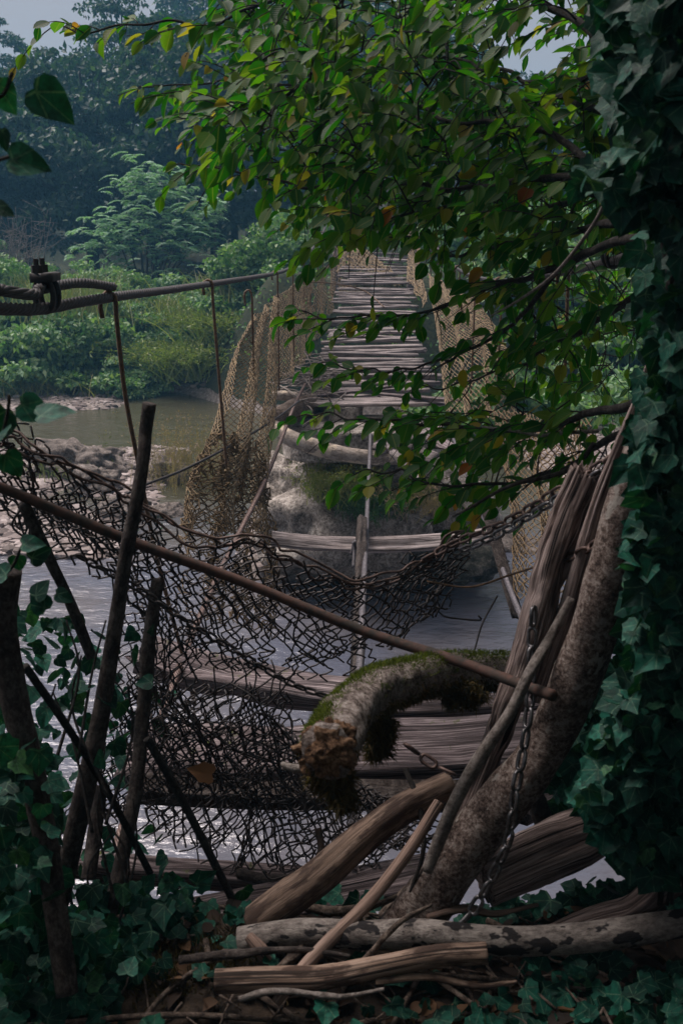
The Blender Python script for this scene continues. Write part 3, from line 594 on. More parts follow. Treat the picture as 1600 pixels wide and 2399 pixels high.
for a, b, w, t, m, lab, sg in NP:
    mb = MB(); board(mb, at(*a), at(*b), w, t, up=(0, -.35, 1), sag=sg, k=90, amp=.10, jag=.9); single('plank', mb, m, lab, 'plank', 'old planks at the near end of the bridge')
mb = MB(); tube(mb, path((560, 2045, 2.2), (640, 2062, 2.15), (760, 2058, 2.15)), .014, 7, amp=.2); single('stick', mb, 'sapl', 'thin black stick lying along the narrow worn plank', 'stick')

mb = MB(); c = np.array([ax(11) - .62, 11.0, dz(11) + .06])
for q in range(120):
    b = c + rng.normal(size=3) * [.13, .75, .05]; d = rng.normal(size=3) * [.16, .2, .05]; tube(mb, [b - d, b + [0, 0, .02], b + d], [.009, .005], 4, 4)
tag(mb.build('twig_debris', MT['paletwig']), kind='stuff')
for y, dx, a, w, lab in ((10.5, -.15, .5, .09, 'dark splinter of plank lying askew on the front of the deck'), (11.3, .3, -.25, .12, 'loose grey plank lying crooked on the middle of the deck'), (13.5, -.2, .3, .12, 'twisted pale plank lying across the farther deck'), (10.2, .45, -.6, .10, 'broken board end tipping off the front right of the deck')):
    cx = ax(y) + dx; mb = MB(); board(mb, (cx - .4, y - a * .5, dz(y) + .05), (cx + .4, y + a * .5, dz(y) + .08), w, .03, k=14); single('plank', mb, 'plankdark' if y < 11 else 'plank', lab, 'plank', 'loose planks on the deck')

# ------------------------------------------------------------------ fallen wire fence
fence = thing('wire_fence', 'sagging rusty chain link fence tangled across the bridge mouth', 'fence', at(620, 2000, 2.2))
def bil(G, u, v):
    """smooth surface through control rows"""
    return G(u, v)
def wiresheet(rows, cell, r, crumple=.03, fr=6, seed=0, drop=0, skew=0.0, slack=.004):
    P = np.array([[at(*p) for p in row] for row in rows]); nr, nc = P.shape[:2]
    fine = np.array([smooth(row, 80) for row in P]); fine = np.stack([smooth(fine[:, i], 60) for i in range(80)], 1)
    Wd = np.linalg.norm(np.diff(fine[30], axis=0), axis=1).sum(); Hd = np.linalg.norm(np.diff(fine[:, 40], axis=0), axis=1).sum()
    nw = int(Wd / cell); nh = int(Hd / cell * .9)
    def S_(u, v):
        a = np.clip(u, 0, 1) * 79; b = np.clip(v, 0, 1) * 59; i = np.minimum(a.astype(int), 78); j = np.minimum(b.astype(int), 58); fa = (a - i)[..., None]; fb = (b - j)[..., None]
        p = (fine[j, i] * (1 - fa) + fine[j, i + 1] * fa) * (1 - fb) + (fine[j + 1, i] * (1 - fa) + fine[j + 1, i + 1] * fa) * fb
        q = np.stack([u * Wd * fr, v * Hd * fr, u * 0 + seed], -1)
        d = np.stack([vn(q, seed + k) + .5 * vn(q * 2.3, seed + 7 + k) for k in range(3)], -1); return p + d * crumple
    mb = MB(); T = max(2, nh)
    for w in range(nw):
        if drop and rng.random() < drop: continue
        t = np.arange(T + 1); zig = np.where((t + w) % 2 == 0, 0., 1.)
        # each wire is a zigzag running down the sheet; corners are rounded by resampling
        u = (w + .5 + (zig - .5) * 1.12 + skew * t / T) / nw; v = t / T
        lo, hi = (0, T) if rng.random() > .25 else (int(rng.integers(0, T // 3 + 1)), int(rng.integers(2 * T // 3, T + 1)))
        u, v = u[lo:hi + 1], v[lo:hi + 1]
        if len(u) < 3: continue
        cu = np.c_[u, v]; mids = []
        for a, b in zip(cu[:-1], cu[1:]): mids += [a * .86 + b * .14, a * .5 + b * .5, a * .14 + b * .86]
        m = np.array(mids); p = S_(m[:, 0], m[:, 1]); p = p + slack * rng.normal(size=p.shape) * .35
        ph = np.tile([1, 0, -1.], len(u))[:len(p)] * .0035; p[:, 1] += ph
        k = len(p); a5 = np.arange(5) * 2 * np.pi / 5
        sweep(mb, p, np.broadcast_to(np.stack([np.cos(a5), np.sin(a5)], -1) * r, (k, 5, 2)))
    return mb, S_
A_rows = [[(-20, 985, 2.0), (120, 1060, 2.05), (290, 1165, 2.1), (440, 1228, 2.15), (600, 1285, 2.2), (730, 1322, 2.25), (860, 1325, 2.3), (980, 1300, 2.35), (1075, 1262, 2.4)],
          [(-20, 1080, 2.0), (110, 1170, 2.08), (260, 1280, 2.15), (400, 1350, 2.2), (560, 1400, 2.25), (710, 1430, 2.3), (850, 1425, 2.32), (970, 1390, 2.36), (1060, 1330, 2.4)],
          [(-20, 1190, 2.05), (110, 1300, 2.15), (230, 1390, 2.2), (360, 1480, 2.28), (500, 1560, 2.32), (660, 1580, 2.34), (830, 1545, 2.35), (960, 1470, 2.38), (1045, 1400, 2.4)]]
mb, SA = wiresheet(A_rows, .021, .0026, .028, 7, 3, .02, .6); mb.build('wire_mesh', MT['wire'], fence)
mb, _ = wiresheet([[(60, 1090, 2.2), (300, 1195, 2.25), (520, 1265, 2.3), (700, 1335, 2.35), (900, 1330, 2.4), (1040, 1290, 2.45)], [(80, 1250, 2.25), (300, 1330, 2.3), (500, 1400, 2.35), (690, 1420, 2.4), (880, 1420, 2.4), (1030, 1380, 2.45)]], .025, .0022, .035, 5, 14, .12, -.5); mb.build('wire_mesh', MT['wire'], fence)
mb, _ = wiresheet([[(300, 1390, 2.3), (380, 1400, 2.28), (470, 1440, 2.3)], [(270, 1560, 2.35), (370, 1580, 2.3), (480, 1600, 2.34)], [(250, 1760, 2.35), (350, 1780, 2.3), (470, 1800, 2.32)]], .017, .0022, .03, 9, 5); mb.build('wire_mesh', MT['wire'], fence)
C_rows = [[(300, 1580, 2.3), (420, 1600, 2.3), (540, 1620, 2.3), (640, 1650, 2.3), (720, 1730, 2.3), (820, 1840, 2.25), (1010, 1880, 2.2)],
          [(260, 1740, 2.28), (380, 1760, 2.25), (520, 1800, 2.24), (640, 1840, 2.24), (740, 1880, 2.22), (850, 1910, 2.2), (1010, 1920, 2.16)],
          [(195, 1925, 2.2), (330, 1955, 2.2), (450, 1990, 2.16), (580, 2035, 2.12), (700, 2050, 2.1), (830, 2020, 2.1), (1005, 1970, 2.1)]]
mb, SC = wiresheet(C_rows, .018, .0026, .032, 7, 21, .03, .8); mb.build('wire_mesh', MT['wire'], fence)
C2 = [[(x - 10, y + 18, Yy + .06) for x, y, Yy in row] for row in C_rows]
mb, _ = wiresheet(C2, .020, .0022, .045, 6, 33, .08, -1.0); mb.build('wire_mesh', MT['wire'], fence)
mb, _ = wiresheet([[(360, 1640, 2.2), (480, 1660, 2.2), (600, 1690, 2.2), (680, 1740, 2.2)], [(350, 1840, 2.2), (470, 1860, 2.2), (600, 1870, 2.2), (690, 1880, 2.2)]], .02, .0020, .05, 8, 41, .05); mb.build('wire_mesh', MT['wire'], fence)
mb, _ = wiresheet([[(x + 14, y + 10, Yy + .07) for x, y, Yy in row] for row in A_rows], .024, .0024, .04, 6, 55, .10, -.8); mb.build('wire_mesh', MT['wire'], fence)
mb, _ = wiresheet([[(x + 24, y - 12, Yy + .11) for x, y, Yy in row] for row in C_rows], .019, .0024, .05, 7, 61, .06, .2); mb.build('wire_mesh', MT['wire'], fence)
mb, _ = wiresheet([[(330, 1380, 2.3), (440, 1450, 2.3), (600, 1560, 2.3), (720, 1610, 2.3)], [(320, 1560, 2.3), (440, 1620, 2.28), (580, 1700, 2.25), (690, 1750, 2.25)]], .024, .0024, .05, 6, 71, .08, .3); mb.build('wire_mesh', MT['wire'], fence)
mb, _ = wiresheet([[(345, 1600, 2.18), (460, 1620, 2.18), (580, 1660, 2.18), (690, 1720, 2.18)], [(340, 1720, 2.2), (460, 1750, 2.18), (580, 1780, 2.18), (690, 1810, 2.18)], [(350, 1850, 2.2), (470, 1870, 2.18), (590, 1880, 2.18), (690, 1890, 2.18)]], .022, .0024, .07, 9, 83, .05, .4); mb.build('wire_mesh', MT['wire'], fence)
# rolled top selvage and stray loose wires
for off, sd in ((0, 1), (.012, 2), (-.014, 3)):
    mb = MB(); u = np.linspace(0, 1, 60); p = SA(u, u * 0 + .02) + .012 * np.stack([vn(np.c_[u * 30, u * 0 + sd, u * 0], sd + k) for k in range(3)], -1); p[:, 2] += off
    tube(mb, p, .0034, 5, 160); mb.build('top_wire', MT['rustchain'], fence)
STR = [((1010, 1400, 2.4), (1035, 1440, 2.4), (1080, 1450, 2.4), (1125, 1452, 2.4), (1120, 1442, 2.4)), ((640, 1330, 2.3), (700, 1420, 2.3), (690, 1500, 2.3), (760, 1560, 2.3)), ((470, 1510, 2.3), (520, 1500, 2.3), (560, 1520, 2.3), (570, 1490, 2.28)),
       ((60, 1180, 2.0), (30, 1230, 2.0), (70, 1260, 2.05), (130, 1245, 2.1)), ((540, 1600, 2.25), (600, 1640, 2.2), (640, 1720, 2.2), (660, 1830, 2.2)), ((700, 1560, 2.3), (640, 1640, 2.3), (560, 1690, 2.25), (420, 1750, 2.2)),
       ((740, 1990, 2.1), (715, 2030, 2.1), (640, 2060, 2.08), (615, 2040, 2.08)), ((360, 1590, 2.25), (450, 1680, 2.2), (560, 1760, 2.2), (690, 1800, 2.2)), ((1165, 1395, 2.5), (1130, 1460, 2.45), (1112, 1520, 2.4), (1100, 1560, 2.3))]
for st in STR: mb = MB(); tube(mb, path(*st), .0026, 5, 40); mb.build('loose_wire', MT['wire'], fence)

mb = MB(); leaves(mb, at(500, 1815, 2.12)[None], [[-.8, -.1, .3]], [[.5, -.7, .5]], .065, .05, 'ivy'); single('leaf', mb, 'brownleaf', 'large brown dead leaf caught in the lower wire mesh', 'leaf')
mb = MB(); tube(mb, path((-60, 1120, 1.95), (60, 1165, 2.0), (300, 1265, 2.05), (560, 1360, 2.08), (850, 1478, 2.04), (1060, 1545, 1.95), (1216, 1602, 1.84), (1296, 1630, 1.76)), .0115, 12, 90, amp=.05, fr=20)
single('pipe', mb, 'rust', 'long thin rusty pipe slanting down across the wire fence', 'pipe')
CH = [('chain', 'bright steel chain hanging down the leaning trunk to the spotted log', [(1250, 1420, 1.85), (1243, 1560, 1.83), (1240, 1650, 1.80), (1225, 1760, 1.76), (1205, 1860, 1.73), (1195, 1950, 1.72), (1165, 2030, 1.72), (1110, 2130, 1.72), (1060, 2185, 1.70), (1048, 2215, 1.68)], .048, .0042, .026),
      ('rustchain', 'rusty chain strung from the fence top to the split post', [(990, 1312, 2.35), (1080, 1265, 2.3), (1180, 1225, 2.2), (1290, 1160, 2.05), (1400, 1095, 1.95), (1450, 1060, 1.95)], .046, .004, .025),
      ('rustchain', 'rusty chain stretched across the split post to the trunk', [(1290, 1316, 1.98), (1350, 1300, 1.92), (1400, 1270, 1.86), (1480, 1230, 1.82), (1530, 1190, 1.82)], .046, .004, .025),
      ('rustchain', 'short rusty chain below the hanging brown moss', [(945, 1740, 2.1), (985, 1770, 2.1), (1020, 1795, 2.08), (1070, 1818, 2.05)], .05, .0045, .028),
      ('wire', 'dark chain running diagonally through the sagging fence', [(180, 1300, 2.05), (300, 1365, 2.1), (430, 1450, 2.12), (560, 1530, 2.14), (680, 1600, 2.15), (790, 1640, 2.15)], .034, .0034, .02),
      ('chain', 'second bright strand of chain over the split post top', [(1080, 1290, 2.28), (1180, 1245, 2.18), (1290, 1178, 2.03), (1380, 1125, 1.95), (1440, 1075, 1.93)], .046, .004, .025)]
for m, lab, pts, ln, wr, wd in CH: mb = MB(); chain(mb, path(*pts), ln, wr, wd); single('chain', mb, m, lab, 'chain')
mb = MB(); tube(mb, path((1000, 1362, 2.35), (1100, 1375, 2.3), (1200, 1345, 2.2), (1290, 1316, 2.0)), .0028, 5, 40); single('wire', mb, 'rustwire', 'thin slack wire tied to the chain on the split post', 'wire')

# ------------------------------------------------------------------ posts, logs and sticks at the near end
def stem(name, pts, r, mat, label, cat, n=12, amp=.1, crack=0, ell=1, fr=9, k=None, group=None, jag=0):
    mb = MB(); p = tube(mb, path(*pts), [x for x in r], n, k or 70, amp=amp, crack=crack, ell=ell, fr=fr)
    if jag:
        d = nrm(p[0] - p[3]); a = jag * rng.random(n) ** 1.3; q = np.stack([np.arange(n) * .5, np.zeros(n), np.zeros(n)], -1); a = a * .5 + jag * .6 * (vn(q, 3) + .6)
        for ring, f in ((0, 1), (1, .8), (2, .6), (3, .4), (4, .2)): mb.v[-1][ring * n:(ring + 1) * n] += d * (a * f)[:, None]
    return single(name, mb, mat, label, cat, group)
stem('pole', [(350, 945, 2.02), (342, 1010, 2.02), (338, 1070, 2.0), (318, 1190, 1.98), (295, 1300, 1.97), (278, 1420, 1.96), (250, 1600, 1.94), (215, 1780, 1.9), (165, 2000, 1.85), (140, 2120, 1.82)], [.015, .013, .0145, .0165, .018, .02, .0215, .022, .022], 'sapl', 'tall cut sapling pole with a stubby top left of the net', 'pole', amp=.1)
stem('pole', [(372, 1355, 2.2), (350, 1500, 2.15), (338, 1650, 2.1), (318, 1850, 2.0), (285, 2020, 1.92), (250, 2180, 1.82)], [.015, .017, .0165, .016, .016], 'sapl', 'dark cut pole rising through the crumpled fence mesh', 'pole')
stem('pole', [(238, 1840, 2.1), (225, 1940, 2.05), (208, 2060, 1.98)], [.015, .017, .017], 'sapl', 'short grey stick standing between the dark poles', 'pole')
stem('trunk', [(22, 1335, 1.62), (8, 1450, 1.62), (30, 1620, 1.6), (70, 1780, 1.58), (105, 1950, 1.56), (130, 2120, 1.52), (160, 2330, 1.45)], [.024, .026, .024, .022, .021, .02], 'sapl', 'thick cut stem at the left edge wrapped by ivy', 'tree stem')
stem('pole', [(58, 1180, 2.0), (105, 1285, 2.02), (160, 1400, 2.05), (215, 1540, 2.05)], [.013, .0125, .0125, .012], 'sapl', 'slanting bare branch below the left end of the rusty pipe', 'branch')
stem('pole', [(60, 1560, 1.75), (150, 1690, 1.8), (245, 1840, 1.9), (352, 2045, 1.95)], [.008, .008, .008], 'twig', 'thin dark rod slanting down across the ivy thicket', 'rod')
stem('pole', [(345, 1730, 2.0), (430, 1880, 2.0), (548, 2112, 1.98)], [.0095, .0095, .0095], 'twig', 'straight black iron bar poking through the lower mesh', 'bar', amp=.02)
stem('stick', [(745, 1940, 2.15), (752, 1990, 2.12), (735, 2075, 2.05)], [.009, .009, .01], 'rust', 'small rusty peg under the broken end of the mossy branch', 'peg')

# split post and its tall neighbour
stem('post', [(1368, 1120, 1.98), (1335, 1200, 1.98), (1302, 1300, 1.96), (1276, 1400, 1.95), (1245, 1510, 1.94), (1208, 1610, 1.93), (1168, 1710, 1.92), (1135, 1800, 1.92), (1092, 1900, 1.9), (1035, 2010, 1.88)], [.036, .038, .040, .039, .038, .034, .029, .025, .022, .02], 'post', 'broad weathered post split into deep cracks at its top', 'post', n=80, amp=.13, crack=.45, ell=1.0, fr=16, k=220, jag=.03)
stem('post', [(1515, 855, 1.85), (1490, 940, 1.86), (1448, 1050, 1.88), (1404, 1170, 1.9), (1363, 1310, 1.92), (1322, 1450, 1.93), (1258, 1640, 1.93)], [.003, .009, .0155, .018, .0185, .019, .018], 'post', 'tall narrow splintered post tapering to a point against ivy', 'post', n=40, amp=.12, crack=.35, fr=8, k=140)
stem('stick', [(1338, 1400, 1.86), (1290, 1490, 1.84), (1240, 1575, 1.79), (1195, 1670, 1.77), (1120, 1780, 1.77), (1060, 1890, 1.76), (1000, 2040, 1.74)], [.009, .0105, .012, .013, .014, .0135, .012], 'paletwig', 'thin pale stick propped up over the rusty pipe end', 'stick', amp=.12)
stem('log', [(600, 2165, 1.78), (660, 2120, 1.78), (740, 2062, 1.80), (860, 1955, 1.86), (960, 1885, 1.9), (1052, 1838, 1.95)], [.040, .040, .036, .033, .033, .030], 'logbare', 'short half barked log leaning up with a sawn end', 'log', n=24, amp=.1, crack=.12, k=110)
stem('stick', [(645, 2350, 1.58), (700, 2280, 1.62), (770, 2205, 1.68), (870, 2105, 1.74), (960, 1990, 1.8), (1030, 1880, 1.86)], [.010, .014, .0135, .0135, .014, .013], 'drift', 'long bare pointed stick crossing in front of the logs', 'stick', n=14, amp=.09, crack=.1)
stem('log', [(560, 2205, 1.72), (700, 2185, 1.72), (850, 2190, 1.70), (1000, 2188, 1.69), (1200, 2205, 1.66), (1400, 2192, 1.66), (1560, 2170, 1.68), (1680, 2150, 1.7)], [.027, .029, .029, .028, .028, .028, .026], 'spotbark', 'long pale log blotched with black lying across the ground', 'log', n=22, amp=.06, k=130)
stem('log', [(505, 2298, 1.60), (640, 2293, 1.60), (760, 2290, 1.60), (900, 2262, 1.6), (1020, 2240, 1.6), (1140, 2232, 1.6)], [.021, .0225, .021, .021, .02, .021], 'logbare', 'thin reddish brown log below the long spotted log', 'log', n=18, amp=.1, k=100)
stem('stick', [(583, 2192, 1.70), (610, 2222, 1.68), (640, 2262, 1.66)], [.010, .014, .010], 'drift', 'stubby broken stake between the logs and the moss', 'stick', amp=.15, crack=.3)
stem('stick', [(640, 2280, 1.66), (690, 2240, 1.68), (715, 2205, 1.7)], [.006, .012, .005], 'logbark', 'splintered piece of bark beside the stubby stake', 'bark')
stem('log', [(1130, 2065, 1.86), (1250, 2010, 1.9), (1350, 1968, 1.95), (1445, 1925, 2.0)], [.06, .062, .062, .055], 'post', 'thick dark rotten log half sunk in the ivy', 'log', n=36, amp=.12, crack=.35, k=90)
stem('log', [(1270, 2190, 1.72), (1400, 2152, 1.74), (1480, 2128, 1.75), (1550, 2075, 1.74), (1640, 1995, 1.7)], [.012, .025, .028, .034, .045], 'post', 'curved reddish driftwood limb lying over the spotted log', 'driftwood', n=30, amp=.1, crack=.3, k=90)
stem('stick', [(1240, 1830, 2.1), (1262, 1900, 2.1), (1290, 1985, 2.08)], [.022, .024, .02], 'sapl', 'dark stake behind the trunk beside the sunken log', 'stake')
stem('stick', [(1405, 1910, 1.85), (1450, 1880, 1.82), (1505, 1850, 1.78)], [.006, .009, .011], 'paletwig', 'short broken twig among the ivy above the sunken log', 'twig')
stem('stick', [(905, 2160, 1.85), (960, 2110, 1.9), (1010, 2080, 1.95)], [.02, .028, .02], 'logbark', 'broken root stump at the foot of the leaning trunk', 'stump', amp=.25)

for pts, rr, m, lab in (([(420, 2250, 1.66), (560, 2235, 1.66), (700, 2225, 1.66), (820, 2240, 1.65)], .008, 'sapl', 'thin dark crooked stick lying behind the stubby stake'),
                        ([(700, 2120, 1.85), (790, 2135, 1.83), (880, 2120, 1.82), (930, 2100, 1.84)], .010, 'logbark', 'short bent branch tucked behind the long spotted log'),
                        ([(560, 2340, 1.57), (650, 2322, 1.57), (790, 2335, 1.56), (900, 2318, 1.56)], .006, 'paletwig', 'slender pale branch on the soil under the reddish log'),
                        ([(880, 2300, 1.58), (1000, 2290, 1.58), (1120, 2310, 1.57), (1210, 2300, 1.58)], .007, 'logbare', 'thin brown branch lying at the end of the reddish log'),
                        ([(1000, 2150, 1.75), (1090, 2130, 1.78), (1160, 2140, 1.78), (1260, 2120, 1.8)], .008, 'drift', 'thin bare branch behind the chain end and the spotted log'),
                        ([(950, 1800, 1.95), (985, 1900, 1.88), (990, 2000, 1.83), (960, 2090, 1.8)], .006, 'twig', 'thin dark shoot hanging beside the foot of the leaning trunk'),
                        ([(800, 2300, 1.6), (860, 2240, 1.62), (940, 2160, 1.64), (1010, 2120, 1.68)], .006, 'logbark', 'thin crooked twig propped across the spotted log')):
    stem('stick', pts, [rr, rr * 1.1, rr * .9, rr * .5], m, lab, 'stick', n=8, amp=.25, fr=25, k=60)

# mossy broken branch
MB_P = path((768, 1762, 1.38), (797, 1702, 1.50), (837, 1655, 1.61), (881, 1618, 1.71), (944, 1596, 1.83), (1000, 1580, 1.93), (1075, 1572, 2.04), (1195, 1570, 2.16))
branch = thing('mossy_branch', 'crooked moss covered branch with a broken rotten end', 'branch', MB_P[0] - [0, 0, .1])
mb = MB(); tube(mb, MB_P, [.044, .045, .043, .041, .039, .037, .035, .03], 40, 170, amp=.13, fr=14, crack=.08); mb.build('bark', MT['mossbark'], branch)
e = MB_P[0]; t0 = nrm(MB_P[0] - MB_P[1]); mb = MB(); V, F = ICO[5]
bb = nrm(np.cross(t0, [0, 0, 1])); nn = np.cross(bb, t0); d = 1 + .30 * fbm(V * 3.0, 4, 8); P = e - t0 * .012 + (bb * V[:, :1] * .0435 + nn * V[:, 1:2] * .0435 + t0 * V[:, 2:] * .020) * d[:, None]; mb.add(P, None, F, V * .05); mb.build('rotten_end', MT['rotten'], branch)
mb = MB(); tube(mb, path((660, 1790, 1.42), (690, 1800, 1.41), (735, 1805, 1.41)), [.004, .007, .008], 8, 12, amp=.1); mb.build('snag', MT['paletwig'], branch)
def mosstufts(mb, p, rad, n, ang0, spread, ln, s0=0, s1=1, hang=.3):
    q = smooth(p, 300); T, B, N = frames(q); i = rng.integers(int(s0 * 299), int(s1 * 299) + 1, n); a = ang0 + rng.normal(size=n) * spread; kp = fbm(np.stack([i * .035, a * 1.5, a * 0 + ang0], -1), 3, 12) > -.6; i, a = i[kp], a[kp]; n = len(i)
    o = B[i] * np.cos(a)[:, None] + N[i] * np.sin(a)[:, None]; base = q[i] + o * rad * rng.uniform(.85, 1.12, n)[:, None]
    d = o + .7 * rdir(n) + np.array([0, 0, -hang]); leaves(mb, base, d, rdir(n), ln * rng.uniform(.5, 1.5, n), ln * .28, 'blade')
mb = MB(); keep = 1
mosstufts(mb, MB_P, .041, 9000, math.pi * .74, .38, .0085, .02, .55, .1); mosstufts(mb, MB_P, .041, 3600, math.pi * .5, .5, .0075, .5, 1, 0); mosstufts(mb, MB_P, .041, 700, math.pi * .5, .5, .007, .2, .5, 0)
mb.build('moss', MT['moss'], branch)
mb = MB(); mosstufts(mb, MB_P, .041, 6500, -math.pi * .5, .6, .013, .0, 1, .8)
for c, rr, n in ((at(885, 1730, 1.68), (.03, .03, .04), 2400), (at(775, 1828, 1.42), (.03, .02, .022), 1300), (at(800, 1865, 1.46), (.018, .02, .02), 500), (at(1085, 1625, 1.98), (.05, .04, .03), 1800)):
    base = c + rdir(n) * np.array(rr) * rng.random((n, 1)) ** .4; base = base + .018 * np.stack([vn(base * 40, 70 + k) for k in range(3)], -1); leaves(mb, base, rdir(n) + [0, 0, -.8], rdir(n), .018 * rng.uniform(.5, 1.6, n), .004, 'blade')
mb.build('hanging_moss', MT['drymoss'], branch)

# ------------------------------------------------------------------ hornbeam: leaning trunk, limbs, twigs and leaves
horn = thing('hornbeam_tree', 'leaning hornbeam with lichen speckled trunk and toothed leaves arching over the bridge', 'tree', at(965, 2150, 1.85))
TR = path((950, 2190, 1.80), (1012, 2100, 1.82), (1078, 2000, 1.83), (1165, 1895, 1.84), (1242, 1800, 1.84), (1303, 1700, 1.84), (1345, 1600, 1.82), (1385, 1490, 1.81), (1415, 1390, 1.8), (1447, 1280, 1.8), (1476, 1170, 1.8), (1522, 1040, 1.8), (1600, 800, 1.85), (1660, 500, 1.9), (1700, 100, 1.95), (1700, -500, 1.9))
mb = MB(); tube(mb, TR, [.062, .052, .050, .049, .048, .047, .046, .045, .043, .042, .041, .04, .038, .036, .034, .03], 40, 260, amp=.07, fr=10); mb.build('trunk', MT['lichen'], horn)
LB = [  # limbs: (px, py, Y) from the tree outward
    [(1700, 250, 1.95), (1400, -60, 2.3), (1000, -130, 2.6), (632, 0, 2.8), (490, 70, 2.85), (370, 45, 2.9), (230, 65, 2.95), (120, 72, 3.0)],
    [(1680, 350, 1.92), (1300, 20, 2.5), (1030, 0, 2.9), (900, 50, 3.1), (800, 85, 3.2), (650, 130, 3.3), (500, 190, 3.35), (330, 195, 3.4)],
    [(1670, 450, 1.9), (1460, 420, 2.2), (1330, 340, 2.4), (1250, 305, 2.5), (1100, 285, 2.7), (900, 240, 2.9), (700, 200, 3.0), (520, 160, 3.1)],
    [(1660, 480, 1.9), (1500, 440, 2.1), (1350, 412, 2.3), (1060, 440, 2.6), (830, 430, 2.8), (640, 430, 2.9), (420, 390, 3.0)],
    [(1650, 530, 1.9), (1480, 515, 2.1), (1250, 560, 2.6), (1080, 590, 3.0), (930, 560, 3.2), (820, 560, 3.3)],
    [(1640, 600, 1.88), (1460, 560, 2.1), (1300, 630, 2.4), (1150, 670, 2.7), (1010, 720, 2.9), (850, 745, 3.0), (700, 725, 3.1)],
    [(1300, 640, 2.4), (1220, 740, 2.6), (1150, 795, 2.8), (1020, 850, 3.0), (900, 865, 3.1), (770, 850, 3.2)],
    [(1560, 900, 1.8), (1460, 955, 2.0), (1350, 975, 2.2), (1240, 1010, 2.4), (1080, 990, 2.6), (900, 985, 2.75), (720, 965, 2.9)],
    [(1545, 980, 1.8), (1440, 1020, 2.1), (1330, 1090, 2.3), (1200, 1130, 2.5), (1050, 1135, 2.6), (920, 1110, 2.7), (850, 1105, 2.75)],
    [(1680, 320, 1.92), (1500, 150, 2.2), (1300, 200, 2.6), (1100, 150, 3.0), (930, 140, 3.2), (800, 170, 3.3)],
    [(1640, 640, 1.88), (1500, 690, 2.2), (1350, 780, 2.6), (1200, 860, 3.0), (1080, 900, 3.2), (980, 900, 3.3)],
    [(1450, 430, 2.2), (1300, 480, 2.6), (1150, 510, 3.0), (1000, 490, 3.2), (860, 510, 3.3), (720, 500, 3.35)],
    [(1670, 420, 1.9), (1450, 280, 2.3), (1250, 230, 2.8), (1050, 330, 3.2), (850, 340, 3.4), (650, 310, 3.5), (480, 280, 3.5), (400, 270, 3.5)]]
mb = MB(); LS = []; LT = []
for q, b in enumerate(LB):
    p = smooth(path(*b), 90); n_ = vn(np.c_[np.arange(90) * .25, np.full(90, q * 7.), np.zeros(90)], 5)[:, None]; p = p + n_ * .018 * np.array([.3, .3, 1]) * np.linspace(0, 1, 90)[:, None]
    tube(mb, p, [.013, .0105, .008, .006, .0045, .0033, .0022] if q not in (6, 11) else [.007, .006, .005, .004, .003, .002], 7, 140, amp=.12, fr=20); LS.append(p); LT.append(nrm(np.gradient(p, axis=0)))
tw = MB(); lf = MB(); LSa = np.vstack(LS)
def pix(p):
    d = p - C0; z = d @ FW; return 800 + FPX * d[..., 0] / z, 1199.5 - FPX * (d @ UP) / z
lb, ld, ln_, ll = [], [], [], []; LSx = []
def twig(base, dirv, L, nl=None, size=.056, r=.0018, droop=.5):
    k = 10; t = np.linspace(0, 1, k)[:, None]; dirv = nrm(dirv); p = base + dirv * L * t + np.array([0, 0, -droop * L]) * t ** 2 * .6 + .008 * rng.normal(size=3) * np.sin(t * 3.1)
    tube(tw, p, [r, r * .5], 4, 8); nl = nl or max(3, int(L / .03)); T = nrm(np.gradient(p, axis=0)); side = nrm(np.cross(dirv, [0, 0, 1.]) + .2 * rng.normal(size=3))
    for i in range(nl):
        x = .12 + .88 * (i + .5) / nl; j = min(k - 1, int(x * (k - 1))); s = 1 if i % 2 else -1
        if i == nl - 1: s = 0
        lb.append(p[j]); ld.append(T[j] * .7 + side * s * .7 + np.array([-.15, -.1, -.38]) + .3 * rng.normal(size=3)); ln_.append(np.array([0, -.35, 1.]) + side * s * .35 + .38 * rng.normal(size=3)); ll.append(size * rng.uniform(.62, 1.12))
for p, T in zip(LS, LT):
    L = np.linalg.norm(np.diff(p, axis=0), axis=1).sum(); n = int(L * .72 / (.027 if len(LSx) in (5, 6, 7, 8) else .05)); LSx.append(0); s = 1
    for x in np.linspace(.28, 1, n):
        j = min(89, int(x * 89)); s = -s; side = nrm(np.cross(T[j], [0, 0, 1.])); twig(p[j], T[j] * .75 + side * s * .7 + np.array([0, 0, -.05]) + .25 * rng.normal(size=3), rng.uniform(.08, .24) * (1.25 - .55 * x))
def inpoly(x, y, P):
    P = np.array(P, float); c = False; j = len(P) - 1
    for i in range(len(P)):
        if (P[i, 1] > y) != (P[j, 1] > y) and x < (P[j, 0] - P[i, 0]) * (y - P[i, 1]) / (P[j, 1] - P[i, 1]) + P[i, 0]: c = not c
        j = i
    return c
REG = [([(560, -60), (1620, -60), (1620, 520), (1250, 520), (1000, 510), (850, 540), (730, 460), (590, 390), (500, 320), (500, 250), (580, 170)], 950, 2.3, 4.2),
       ([(960, 590), (1560, 560), (1520, 860), (1330, 960), (1220, 900), (1200, 720), (1020, 690)], 62, 2.6, 4.4),
       ([(1180, 620), (1600, 600), (1500, 960), (1250, 900)], 80, 4.0, 6.2),
       ([(900, 960), (1300, 950), (1300, 1090), (1150, 1150), (1000, 1060)], 34, 2.4, 3.3)]
TG = []
